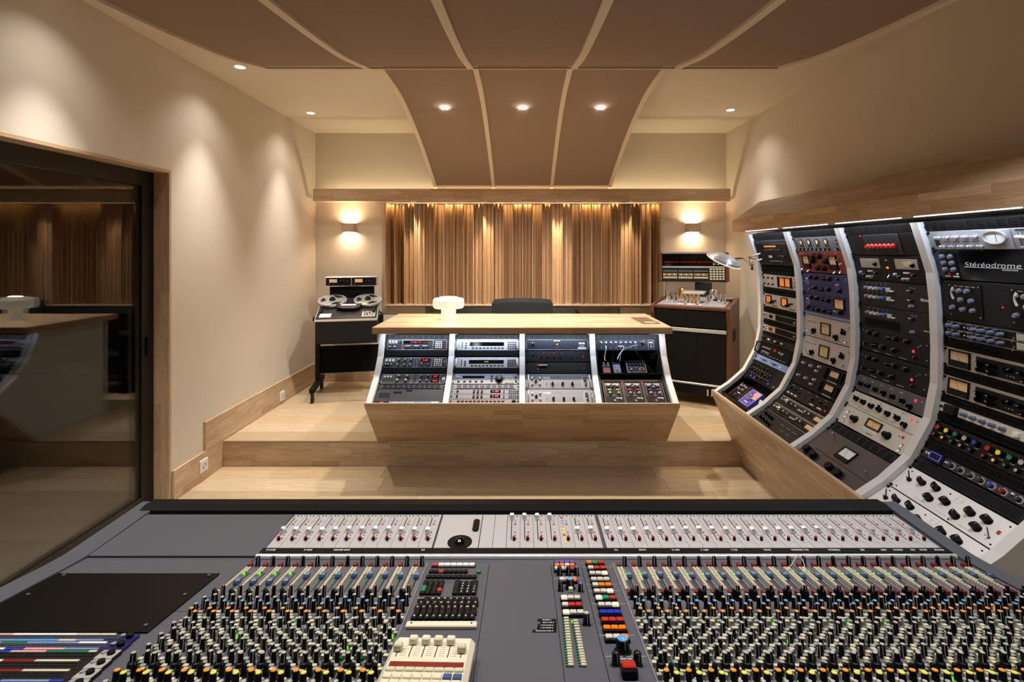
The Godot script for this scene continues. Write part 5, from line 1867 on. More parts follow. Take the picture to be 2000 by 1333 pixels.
func console():
	desk3 = thing("mixing_console", "large grey mixing console filled with knobs in the foreground, armrest away from the camera", "mixing console", at(C0.x, C0.y, C0.z))
	# ---- carcass
	var body := side_prism(flat([[-1.66, 0.60], [-1.66, 0.735], [-1.57, TRAY_H - 0.006], [-1.33, TRAY_H - 0.006], [-STRIP_NEAR, sh(STRIP_NEAR) - 0.006], [-0.66, sh(STRIP_NEAR) - 0.03], [-0.66, 0.50]]), -1.17, 1.185)
	part(desk3, "carcass", body[0], M.console, body[1].translated(-C0))
	for x in [-0.9, 0.0, 0.9]:
		part(desk3, "pedestal", bx(0.12, 0.56, 0.6, 0.01), M.dark, at(x, 0.28, -1.1).translated(-C0))
	var arm := side_prism(flat([[-1.655, 0.70], [-1.668, 0.715], [-1.668, 0.740], [-1.652, 0.758], [-1.61, 0.762], [-1.583, 0.756], [-1.576, 0.70]]), -1.185, 1.145)
	part(desk3, "armrest", arm[0], M.leather, arm[1].translated(-C0))
	for sg in [-1, 1]:
		var xa := -1.215 if sg < 0 else 1.150
		var xb := -1.150 if sg < 0 else 1.195
		var ck := side_prism(flat([[-1.668, 0.45], [-1.668, 0.736], [-1.64, 0.756], [-1.36, 0.7535], [-1.30, 0.7595], [-STRIP_NEAR, 0.847], [-0.62, 0.845], [-0.62, 0.45]]), xa, xb)
		part(desk3, "side_cheek", ck[0], M.console, ck[1].translated(-C0))
	# ---- blank wing on the left: grey plates, black cover sheet, patch bay
	part(desk3, "blank_plate", bx(0.455, 0.004, 0.212, 0.0008), M.console, on_tray(-0.922, 1.462, -0.002))
	strip_plate("blank_plate", -1.150, -0.706, 1.10, 1.352, 0.004, M.console, -0.001)
	strip_plate("blank_plate", -1.150, -0.706, STRIP_NEAR, 1.098, 0.004, M.console, -0.001)
	strip_plate("cover_sheet", -1.145, -0.745, 1.018, 1.262, 0.0025, M.sheet, 0.0025)
	for q in [[-1.12, 1.25], [-0.765, 1.25], [-0.765, 1.16], [-0.765, 1.04], [-1.12, 1.16]]:
		part(desk3, "cover_screw", cyl(0.004, 0.002, 8), M.steel, on_strip(q[0], q[1], 0.0025))
	patch_bay()
	wire_loop()
	# ---- fader tray
	fader_modules(-0.700, 12, 0, -1, 1)
	part(desk3, "trackball_panel", bx(0.120, 0.004, 0.174, 0.0006), M.fadertop, on_tray(-0.181, 1.479, -0.002))
	part(desk3, "trackball_ring", lathe([[0.034, 0.0], [0.034, 0.0015], [0.031, 0.0022], [0.016, 0.0012]], 28), M.black, on_tray(-0.173, 1.418, 0.0))
	part(desk3, "trackball", lathe([[0.0145, 0.0], [0.0150, 0.003], [0.0125, 0.0085], [0.008, 0.0115], [0.0005, 0.013]], 18), M.gloss, on_tray(-0.173, 1.418, 0.0))
	part(desk3, "rocker_switch", bx(0.018, 0.010, 0.056, 0.004), M.knob, on_tray(-0.135, 1.498, 0.005))
	for k in 2:
		part(desk3, "blank_module", bx(0.0365, 0.004, 0.174, 0.0006), M.fadertop, on_tray(-0.1005 + 0.0375 * k, 1.479, -0.002))
	fader_modules(-0.0440, 7, 4, 4, 2)
	fader_modules(0.2300, 24, 0, -1, 3)
	# black scribble strip with upside-down track names, and the chrome rail
	part(desk3, "label_strip", bx(1.852, 0.003, 0.022, 0.0006), M.black, on_tray(0.2225, 1.378, 0.0))
	var names := [["KICK 2", -0.665], ["SNR 2", -0.565], ["SUB MONO", -0.474], ["FX", -0.255], ["FX", 0.265], ["LEAD", 0.336], ["KEY 2", 0.425], ["KEY 1", 0.503], ["EG 2", 0.583], ["BASS", 0.672], ["EG CRUNCH", 0.760], ["FRENCH", 0.852], ["MI", 0.928], ["UBY", 0.985], ["CRASH", 1.024], ["HH", 1.064], ["KICK", 1.092], ["ROOM", 1.135]]
	for n in names:
		part(desk3, "track_name", text_mesh(n[0], 0.0062), M.print, Transform3D(Basis(Vector3(-1, 0, 0), Vector3(0, 0, 1), Vector3(0, 1, 0)), on_tray(n[1] - 0.012, 1.379, 0.0018).origin))
	part(desk3, "chrome_rail", tube([Vector3(-0.7035, TRAY_H - 0.003, -1.3555) - C0, Vector3(1.1485, TRAY_H - 0.003, -1.3555) - C0], 0.0074, 16), M.rail)
	# ---- channel strips: 12 on the left, 24 on the right
	var rows := [[0.0265, 1147.0, "red"], [0.0125, 1152.0, "dome"], [0.0200, 1155.0, "dome"], [0.0300, 1164.0, "grey"], [0.0130, 1169.0, "grey"], [0.0270, 1176.0, "blue"], [0.0115, 1182.0, "blue"], [0.0130, 1191.0, "orange"], [0.0280, 1197.0, "orange"], [0.0245, 1210.0, "grey"], [0.0120, 1219.0, "grey"], [0.0250, 1230.0, "grey"], [0.0125, 1241.0, "grey"], [0.0250, 1250.0, "grey"], [0.0125, 1262.0, "grey"], [0.0250, 1275.0, "grey"], [0.0125, 1288.0, "tall"], [0.0265, 1298.0, "dome"], [0.0125, 1315.0, "amber"], [0.0280, 1320.0, "yellow"], [0.0135, 1335.0, "grey"], [0.0265, 1347.0, "grey"], [0.0125, 1362.0, "grey"], [0.0265, 1380.0, "grey"], [0.0125, 1400.0, "grey"]]
	var looks := {"red": cknob(0.0041, 0.024, M.red, M.print), "dome": cknob(0.0046, 0.021, null, null), "grey": cknob(0.0045, 0.0235, M.capgrey, M.print), "blue": cknob(0.0046, 0.0235, M.capblue, M.print), "orange": cknob(0.0050, 0.0235, M.orange, M.print), "tall": cknob(0.0046, 0.031, M.capgrey, M.print, 0.0085), "amber": cknob(0.0055, 0.025, M.orange, null), "yellow": cknob(0.0055, 0.025, M.yellow, null)}
	var head := cknob(0.0052, 0.022, null, M.print)
	var far := Join.new()
	var btns := Join.new()
	var keep := 0
	var b1 := bx(0.0090, 0.0090, 0.0074, 0.0006)
	var b2 := bx(0.0066, 0.0050, 0.0052, 0.0005)
	var cap := fader_cap(M.faderblue, 0.0105, 0.0170, 0.0105, M.print)
	var rng := RandomNumberGenerator.new()
	rng.seed = 9
	var lmm := (STRIP_FAR - STRIP_NEAR) / cos(atan(SLOPE))
	for c in 36:
		var x := -0.7025 + PITCH * c if c < 12 else 0.2330 + PITCH * (c - 12)
		var left := c < 12
		var s := part(desk3, "channel_strip", bx(PITCH - 0.0009, 0.004, lmm, 0.0005), M.consolelite, on_strip(x + PITCH / 2, (STRIP_FAR + STRIP_NEAR) / 2, -0.002))
		var inv := s.transform.affine_inverse()
		# top: tall black knob, red key, long fader among beige keys
		far.add_all(head, on_strip(x + 0.0275 + (0.0 if left else 0.001), 1.306, 0.0, rng.randf_range(-0.6, 0.6)))
		btns.add(bx(0.0105, 0.009, 0.012, 0.001), on_strip(x + 0.0125, 1.300, 0.0045), M.redbtn)
		for k in 14:
			var d := 1.288 - 0.0078 * k
			btns.add(b2, on_strip(x + 0.0085, d, 0.0025), M.beige)
			if k < 9 and not left or k < 5:
				btns.add(b2, on_strip(x + 0.0165, d, 0.0025), M.beige)
		for k in 3:
			btns.add(bx(0.0032, 0.005, 0.0038), on_strip(x + 0.0205, 1.268 - 0.006 * k, 0.003), [M.beige, M.green, M.led_green if rng.randf() < 0.6 else M.green][k])
		btns.add(bx(0.0030, 0.0006, 0.094), on_strip(x + 0.0270, 1.222, 0.0), M.ink)
		btns.add(bx(0.0024, 0.0007, 0.080), on_strip(x + 0.0215, 1.222, 0.0), M.green if left else M.ink)
		for k in 8:
			btns.add(bx(0.0016, 0.0004, 0.0012), on_strip(x + 0.0330, 1.252 - 0.009 * k, 0.0), M.print)
		var fd := 1.212 if left and c < 4 else 1.244 + 0.003 * sin(c)
		part(s, "blue_fader_cap", cap, null, inv * on_strip(x + 0.0270, fd, 0.0006))
		btns.add(bx(0.0075, 0.010, 0.010, 0.001), on_strip(x + 0.0095, 1.163, 0.005), M.redbtn if not left else M.beige)
		# knobs and keys
		for r in rows.size():
			var row: Array = rows[r]
			var h := 0.0155
			var d: float = 586.0 / (row[1] - 640.0)
			var xx: float = x + row[0]
			var turn := rng.randf_range(-0.9, 0.9)
			if r >= 12 and r <= 19:
				part(s, "knob", looks[row[2]], null, inv * on_strip(xx, d, 0.0, turn))
			else:
				far.add_all(looks[row[2]], on_strip(xx, d, 0.0, turn))
			if r >= 7:
				var bxx: float = x + (0.0105 if row[0] > 0.019 else 0.0275)
				var lit := rng.randf()
				var m1 = M.beige if lit > 0.35 else M.greybtn
				for e in [[0.0, 0.005, m1], [0.0085 if row[0] > 0.019 else -0.0085, -0.004, M.greybtn], [-0.0060 if row[0] > 0.019 else 0.0060, -0.0045, M.greybtn if lit > 0.5 else M.beige]]:
					if r >= 14 and r <= 16 and e[0] != -0.0060 and e[0] != 0.0060:
						part(s, "key_button", b1, e[2], inv * on_strip(bxx + e[0], d + e[1], 0.004))
						keep += 1
					else:
						btns.add(b1, on_strip(bxx + e[0], d + e[1], 0.004), e[2])
				if lit > 0.95:
					btns.add(bx(0.003, 0.006, 0.004), on_strip(bxx + 0.002, d - 0.009, 0.003), M.led_green)
				elif lit > 0.75:
					btns.add(bx(0.003, 0.006, 0.004), on_strip(bxx + 0.002, d - 0.009, 0.003), M.green)
			elif r == 4 or r == 6:
				btns.add(b1, on_strip(x + 0.022, d, 0.004), M.beige if rng.randf() < 0.6 else M.greybtn)
				if rng.randf() < 0.12:
					btns.add(bx(0.002, 0.008, 0.002), on_strip(x + 0.018, d - 0.01, 0.005), M.led_amber)
			btns.add(bx(0.010, 0.0004, 0.0006), on_strip(xx, d - 0.0075, 0.0), M.print)
	for j in [[far, "distant_knobs"], [btns, "small_keys"]]:
		var o := part(desk3, j[1], j[0].mesh())
		o.set_meta("kind", "stuff")

func wire_loop():
	solo("wire_loop", "thin white wire loop standing among the console's beige fader keys", "wire", tube(bend([Vector3(0.655, 0.768, -1.268), Vector3(0.672, 0.778, -1.276), Vector3(0.692, 0.796, -1.284), Vector3(0.700, 0.780, -1.270), Vector3(0.690, 0.771, -1.255)], 6), 0.0009, 6), M.white)

func patch_bay():
	# stepped rows of jack sockets with coloured label strips at the near left corner
	var tones := [M.white, M.bluegrey, M.pink, M.beige, M.sky, M.green, M.redbtn, M.blue, M.white]
	var rng := RandomNumberGenerator.new()
	rng.seed = 4
	var n := 0
	for k in 9:
		var d := 1.008 - 0.0265 * k
		var col = M.blue if k < 2 else M.capgrey
		var x1 := -0.752 + 0.003 * k
		if k < 2:
			col = mat(Color(0.10, 0.10, 0.32), 0.4)
		strip_plate("jack_panel", -1.10, x1, d - 0.026, d, 0.006, col if k < 2 else M.umber, 0.005)
		for e in [[d - 0.0035, 0], [d - 0.0225, 1]]:
			if k >= 2 and e[1] == 1:
				continue
			var x := -1.08
			while x < x1 - 0.06:
				var w := rng.randf_range(0.03, 0.085)
				w = minf(w, x1 - 0.045 - x)
				part(desk3, "label_strip", bx(w - 0.001, 0.0012, 0.0055), [tones[rng.randi() % 4], tones[rng.randi() % tones.size()]][n % 2], on_strip(x + w / 2, e[0], 0.0056))
				x += w
				n += 1
		var j := Join.new()
		var hole := lathe([[0.0026, 0.0], [0.0026, 0.0012], [0.0016, 0.0012], [0.0016, 0.0004]], 8)
		for i in 52 - k:
			for r in 2:
				j.add(hole, on_strip(-1.075 + 0.0058 * i, d - 0.009 - 0.007 * r, 0.005), M.steel if k < 2 else M.ink)
		var o := part(desk3, "jack_sockets", j.mesh())
		o.set_meta("kind", "stuff")
		if k >= 2:
			strip_plate("panel_end", x1 - 0.034, x1 - 0.001, d - 0.0255, d - 0.0005, 0.002, M.capgrey, 0.0068)
		part(desk3, "thumb_screw", cyl(0.0065, 0.006, 12), M.black, on_strip(x1 - 0.012, d - 0.012, 0.006))
		part(desk3, "thumb_screw", cyl(0.0045, 0.003, 12), M.silver, on_strip(x1 - 0.027, d - 0.010, 0.006))

# keys and lit buttons of the centre section
func cbtn(x: float, d: float, w: float, l: float, h: float, m, called := "lit_button"):
	part(desk3, called, bx(w, h, l, 0.0012), m, on_strip(x, d, h / 2))

func dpx(y: float) -> float:
	return 608.5 / (y - 640.0)

func at_px(x: float, y: float) -> Vector2:        # place on the sloping surface: x across, distance
	var d := dpx(y)
	return Vector2((x - 1020.0) * d / 1000.0, d)

func console_centre():
	strip_plate("keyboard_panel", -0.2440, -0.0850, STRIP_NEAR, STRIP_FAR, 0.004, M.console, 0.0)
	strip_plate("blank_screen_panel", -0.0840, 0.0725, STRIP_NEAR, STRIP_FAR, 0.006, M.console, 0.002)
	strip_plate("monitor_panel", 0.0735, 0.1500, STRIP_NEAR, STRIP_FAR, 0.004, M.console, 0.0)
	strip_plate("monitor_panel", 0.1510, 0.2315, STRIP_NEAR, STRIP_FAR, 0.004, M.console, 0.0)
	for x in [-0.2445, 0.2320]:
		strip_plate("divider_bar", x - 0.0012, x + 0.0012, STRIP_NEAR, STRIP_FAR, 0.006, M.silver, 0.003)
	# keyboard, upside down: top status keys, function keys, keypads, letters
	var kh := 0.007
	for k in 7:
		cbtn(-0.2215 + 0.0155 * k, 1.305, 0.0145, 0.012, 0.006, M.red if k == 0 else M.white, "status_key")
	part(desk3, "key_tray", bx(0.112, 0.003, 0.018), M.black, on_strip(-0.1745, 1.302, 0.0))
	var fl := func(s: String, x: float, d: float, w: float, m, deep := 0.0113):
		var b := part(desk3, "key", bx(w, kh, deep, 0.0018), m, on_strip(x, d, kh / 2))
		if s != "":
			part(b, "key_letter", text_mesh(s, 0.0052 if s.length() == 1 else 0.0028), M.print, Transform3D(Basis(Vector3(-1, 0, 0), Vector3(0, 0, 1), Vector3(0, 1, 0)), Vector3(0, kh / 2 + 0.0002, 0)))
	for k in 9:
		fl.call("", -0.2255 + 0.0122 * k + (0.02 if k == 8 else 0.0), 1.268, 0.0112, M.red if k == 2 else (M.green if k == 8 else M.knob))
	for k in 10:
		fl.call("", -0.2275 + 0.0124 * k, 1.241, 0.0116, M.knob)
	for r in 5:
		for k in 4:
			fl.call("", -0.2280 + 0.0125 * k, 1.214 - 0.0122 * r, 0.0115, M.green if k == 0 and (r == 2 or r == 3) else (M.red if k == 3 and r == 3 else M.knob))
	var pads := ["", "STOP", "STEP", "", "", "0", ".", "", "", "3", "2", "1", "", "6", "5", "4", "", "9", "8", "7"]
	for r in 5:
		for k in 4:
			fl.call(pads[r * 4 + k], -0.1530 + 0.0140 * k, 1.214 - 0.0122 * r, 0.0130, M.knob)
	# letter rows; read from behind, so each row runs from its last key
	var lrows := ["RETURN,_,M,N,B,V,C,X,Z,_", "L,K,J,H,G,F,D,S,A", "P,O,I,U,Y,T,R,E,W,Q", "_,_,_,_,_,_,_,_,_,_", "0,9,8,7,6,5,4,3,2,1"]
	for r in 5:
		var ks: PackedStringArray = lrows[r].split(",")
		var wide := 0.1340
		var w := wide / ks.size()
		for k in ks.size():
			fl.call("" if ks[k] == "_" else ks[k], -0.2320 + w * (k + 0.5) + [0.0, 0.003, 0.0, 0.002, 0.0][r], 1.136 - 0.0172 * r, w - 0.0010, M.knob, 0.0162)
	part(desk3, "palm_rest", bx(0.144, 0.008, 0.018, 0.002), M.cream, on_strip(-0.1640, 1.038, 0.004))
	for q in [-0.225, -0.103]:
		part(desk3, "rest_screw", cyl(0.002, 0.001, 8), M.ink, on_strip(q, 1.038, 0.008))
	# labels stuck on the blank panel, upside down
	var lb := [["1 AMPEX", 1214.5, 1051], ["2 DA LYNX", 1219.5, 1056], ["5 APOLLO 2", 1225, 1051], ["4 APOLLO 1", 1230, 1050], ["6 PRO STATION", 1236, 1041]]
	for q in lb:
		var p := at_px(1088, q[1])
		var p0 := at_px(q[2], q[1])
		var cx := (p.x + p0.x) / 2 - 0.001
		var b := part(desk3, "sticky_label", bx(p.x - p0.x, 0.0006, 0.0092), M.black, on_strip(cx, p.y, 0.0023))
		part(b, "label_text", text_mesh(q[0], 0.0036), M.print, Transform3D(Basis(Vector3(-1, 0, 0), Vector3(0, 0, 1), Vector3(0, 1, 0)), Vector3(0.0, 0.0004, 0)))
	# lit button rows: colours by letter, across each row, at pixel rows of the photograph turned into places on the panel
	var cm := {"c": M.btn_clear, "o": M.btn_orange, "r": M.btn_red, "b": M.btn_blue, "g": M.btn_green, "v": M.btn_violet, "w": M.lit_white, "O": M.lit_orange}
	var left := [["vvvv", 1098, 1088, 0.0128], ["ooco", 1104.5, 1088, 0.0128], ["cccr", 1111, 1088, 0.0128], ["ccO", 1132.5, 1098, 0.0140], ["wcc", 1169, 1102, 0.0145], ["crr", 1183, 1104, 0.0145], ["wcc", 1198, 1106, 0.0150]]
	var right := [["ogr", 1099, 1150.5, 0.0150], ["crr", 1109.5, 1154, 0.0150], ["ccw", 1120.5, 1157, 0.0150], ["ccc", 1132.5, 1160, 0.0150], ["coo", 1143.5, 1163, 0.0152], ["ccw", 1156, 1166, 0.0152], ["wgr", 1169, 1170, 0.0152], ["ccw", 1183, 1175, 0.0152], ["bbb", 1198, 1178, 0.0152], ["rrr", 1213, 1182, 0.0152], ["ooo", 1229, 1186, 0.0152], ["ccO", 1247, 1190, 0.0152]]
	for grp in [left, right]:
		for q in grp:
			var n: int = q[0].length()
			var p := at_px(q[2], q[1] + 6)
			part(desk3, "button_tray", bx(q[3] * n + 0.003, 0.006, 0.0155), M.black, on_strip(p.x + q[3] * (n - 1) / 2, p.y - 0.001, 0.003))
			for k in n:
				cbtn(p.x + q[3] * k, p.y, q[3] - 0.0013, 0.0125, 0.0105, cm[q[0][k]])
	for q in [[1093, 1124, 0.0055, 0.019, M.knob], [1110, 1124, 0.0055, 0.019, M.knob], [1126, 1124, 0.0055, 0.019, M.btn_violet], [1095, 1155, 0.0052, 0.020, M.knob], [1113.5, 1150, 0.0088, 0.022, M.capblue], [1134, 1156, 0.0052, 0.018, M.btn_violet], [1145.5, 1221, 0.0065, 0.023, M.capgrey], [1216.5, 1273, 0.0115, 0.023, M.sky], [1203.5, 1300, 0.0068, 0.022, M.knob], [1245.5, 1300, 0.0068, 0.022, M.knob]]:
		var p := at_px(q[0], q[1])
		part(desk3, "control_knob", cknob(q[2], q[3], q[4], M.print, 0.0) if q[4] != M.knob else cknob(q[2], q[3], null, M.print), null, on_strip(p.x, p.y, 0.0, 0.2))
	var g := at_px(1115, 1157)
	cbtn(g.x, g.y, 0.010, 0.010, 0.010, M.btn_clear)
	var rb := at_px(1229, 1322)
	part(desk3, "guard_bracket", bx(0.028, 0.016, 0.022, 0.002), M.black, on_strip(rb.x, rb.y, 0.008))
	part(desk3, "red_button", bx(0.024, 0.006, 0.018, 0.002), M.btn_red, on_strip(rb.x, rb.y, 0.018))
	part(desk3, "button_text", text_mesh("MIC LEVEL", 0.0034), M.print, Transform3D(on_strip(0, 1).basis * Basis(Vector3(-1, 0, 0), Vector3(0, 0, 1), Vector3(0, 1, 0)), on_strip(at_px(1222, 1288).x, dpx(1288), 0.0003).origin))
	# two columns of beige source keys
	for k in 18:
		var y := 1211.0 + 5.4 * k
		for e in [[1106.0 + 0.55 * k, 0], [1123.5 + 1.0 * k, 1]]:
			var p := at_px(e[0], y)
			if e[1] == 1 and k == 0:
				continue
			cbtn(p.x, p.y, 0.0105, 0.0052, 0.005, M.beige, "source_key")
			part(desk3, "key_light", bx(0.003, 0.003, 0.0045), M.led_green if e[1] == 1 and k == 1 else M.green, on_strip(p.x - 0.0075, p.y, 0.0015))
	# printed dividing lines
	for q in [[1080, 1133, 1131], [1136, 1196, 1108], [1145, 1206, 1142], [1150, 1212, 1154], [1155, 1222, 1180], [1170, 1240, 1242], [1182, 1262, 1283]]:
		var a := at_px(q[0], q[2])
		var b := at_px(q[1], q[2])
		part(desk3, "printed_line", bx(b.x - a.x, 0.0003, 0.0006), M.print, on_strip((a.x + b.x) / 2, a.y, 0.0002))

func console_things():
	# cream remote lying on the console
	var t := thing("remote_controller", "cream remote controller with five sliders lying on the mixing console", "remote control", Transform3D(on_strip(0, 1).basis * Basis(UP, -0.03), C0 + on_strip(-0.1625, 0.834, 0.0008).origin))
	part(t, "body", bx(0.148, 0.028, 0.215, 0.008), M.cream, at(0, 0.024, 0.0))
	for q in [-0.06, 0.06]:
		part(t, "rear_foot", bx(0.012, 0.011, 0.02, 0.002), M.black, at(q, 0.0055, -0.09))
	var zs := [-0.062, -0.082, -0.082, -0.082, -0.082, -0.060]
	for k in 6:
		var x := -0.058 + 0.0225 * k
		part(t, "slider_slot", bx(0.0016, 0.0006, 0.036), M.ink, at(x, 0.0382, -0.062))
		part(t, "slider_cap", bx(0.015, 0.012, 0.013, 0.002), M.cream if k % 5 else M.beige, at(x, 0.044, zs[k]))
		if k < 5:
			for i in 5:
				part(t, "scale_line", bx(0.010, 0.0003, 0.0005), M.greyknob, at(x + 0.011, 0.0381, -0.072 + 0.006 * i))
	part(t, "display", bx(0.126, 0.001, 0.013), M.oxblood, at(0, 0.0383, -0.024))
	for k in 8:
		part(t, "soft_key", bx(0.0150, 0.004, 0.009, 0.001), M.beige, at(-0.0575 + 0.0164 * k, 0.039, -0.010))
	for r in 3:
		for k in 8:
			part(t, "key", bx(0.0140, 0.005, 0.012, 0.001), M.faderblue if k >= 6 and r == 0 else M.cream, at(-0.0575 + 0.0164 * k, 0.0395, 0.008 + 0.016 * r))

# ---------------------------------------------------------------- tape machine, multitrack recorder, lamps
func reel() -> ArrayMesh:
	if not shapes.has("reel"):
		var j := Join.new()
		# three-spoked flange: rim ring, hub and spokes
		var up := Transform3D()
		j.add(lathe([[0.112, 0.0], [0.133, 0.0], [0.133, 0.003], [0.112, 0.003], [0.112, 0.0]], 36, false), up, M.alu)
		j.add(lathe([[0.030, 0.0], [0.062, 0.0], [0.062, 0.003], [0.030, 0.003], [0.030, 0.0]], 30, false), up, M.alu)
		for k in 3:
			var b := Basis(UP, TAU * k / 3)
			j.add(bx(0.060, 0.003, 0.10), Transform3D(b, b * Vector3(0.085, 0.0015, 0)), M.alu)
		j.add(lathe([[0.100, -0.012], [0.100, -0.0005]], 30), up, M.umber)
		j.add(lathe([[0.133, -0.016], [0.133, -0.013]], 36), up, M.alu)
		j.add(lathe([[0.030, 0.0], [0.028, 0.012], [0.020, 0.018], [0.018, 0.028], [0.001, 0.030]], 20), up, M.black)
		shapes["reel"] = j.mesh()
	return shapes["reel"]

func tape_machine():
	var t := thing("tape_machine", "black open-reel tape machine on a wheeled stand in the front left corner", "tape machine", Transform3D(Basis(UP, deg_to_rad(12)), Vector3(-1.655, STAGE, -4.90)))
	# stand
	for sg in [-1, 1]:
		part(t, "stand_post", bx(0.040, 0.64, 0.06, 0.004), M.black, at(sg * 0.292, 0.43, -0.05))
		part(t, "stand_foot", bx(0.045, 0.05, 0.55, 0.006), M.black, at(sg * 0.292, 0.115, -0.02))
		for e in [-0.26, 0.22]:
			part(t, "caster_fork", bx(0.03, 0.05, 0.03, 0.003), M.steel, at(sg * 0.292, 0.075, e))
			part(t, "caster_wheel", lathe([[0.020, -0.012], [0.042, -0.010], [0.042, 0.010], [0.020, 0.012]], 16), M.rubber, Transform3D(Basis(Vector3(0, 0, 1), PI / 2), Vector3(sg * 0.292, 0.042, e)))
	part(t, "lower_board", bx(0.55, 0.26, 0.02, 0.003), M.matt, at(0, 0.33, -0.06))
	# deck, tilted towards the front
	var tilt := Basis(Vector3.RIGHT, deg_to_rad(19))
	var dk := Transform3D(tilt, Vector3(0, 0.80, 0.0))
	var body := side_prism(flat([[-0.20, 0.90], [-0.22, 0.70], [0.08, 0.50], [0.20, 0.53], [0.235, 0.70], [0.24, 0.755]]), -0.265, 0.265)
	part(t, "deck_body", body[0], M.dark, body[1])
	part(t, "deck_plate", bx(0.55, 0.022, 0.50, 0.004), M.alu, dk * at(0, 0.022, 0.0))
	part(t, "deck_surface", bx(0.53, 0.006, 0.40, 0.002), M.dark, dk * at(0, 0.034, -0.035))
	for sg in [-1, 1]:
		part(t, "tape_reel", reel(), null, dk * at(sg * 0.165, 0.065, -0.11))
		part(t, "guide_arm", bx(0.02, 0.02, 0.10, 0.004), M.black, dk * at(sg * 0.235, 0.045, 0.08))
	part(t, "head_block", prism(flat([[-0.12, -0.05], [-0.10, 0.03], [-0.04, 0.06], [0.06, 0.06], [0.10, 0.03], [0.12, -0.05]]), 0.0, 0.035), M.black, dk * Transform3D(Basis(Vector3.RIGHT, PI / 2), Vector3(0, 0.072, 0.04)))
	part(t, "head_cover_rim", bx(0.14, 0.005, 0.03, 0.002), M.alu, dk * at(0, 0.075, 0.03))
	part(t, "white_notes", bx(0.10, 0.002, 0.075), M.white, dk * at(-0.19, 0.037, 0.17))
	part(t, "control_plate", bx(0.12, 0.004, 0.11, 0.001), M.silver, dk * at(0.19, 0.036, 0.155))
	for k in 12:
		part(t, "transport_button", bx(0.014, 0.006, 0.010, 0.001), [M.black, M.beige, M.redbtn][k % 3], dk * at(0.155 + 0.022 * (k % 4), 0.041, 0.125 + 0.024 * (k / 4)))
	# meter bridge on its neck
	part(t, "meter_neck", bx(0.42, 0.20, 0.10, 0.004), M.matt, at(0.0, 0.94, -0.26))
	part(t, "meter_case", bx(0.49, 0.095, 0.15, 0.004), M.alu, at(0, 1.07, -0.24))
	for sg in [-1, 1]:
		part(t, "meter_panel", bx(0.232, 0.078, 0.006, 0.001), M.black, at(sg * 0.120, 1.07, -0.163))
		part(t, "meter_window", bx(0.072, 0.032, 0.004, 0.001), M.vu if sg > 0 else M.vu_dim, at(sg * 0.120 - 0.05, 1.078, -0.159))
		part(t, "indicator_lamp", cyl(0.006, 0.004, 10), M.led_dim, Transform3D(TO_Z, Vector3(sg * 0.120 - 0.09, 1.046, -0.160)))
		for k in 3:
			part(t, "knob", knob_mesh(0.008, 0.012, M.knob, M.knob, M.print), null, at(sg * 0.120 + 0.02 + 0.03 * k, 1.075, -0.160))
	part(t, "tilt_knob", lathe([[0.012, 0.0], [0.026, 0.006], [0.026, 0.02], [0.012, 0.026]], 12), M.black, Transform3D(Basis(Vector3(0, 0, 1), PI / 2), Vector3(-0.312, 0.72, -0.05)))
	part(t, "side_cable", tube(bend([Vector3(0.27, 0.80, 0.05), Vector3(0.31, 0.76, 0.06), Vector3(0.29, 0.66, 0.06), Vector3(0.26, 0.66, 0.05)], 5), 0.007, 8), M.black)

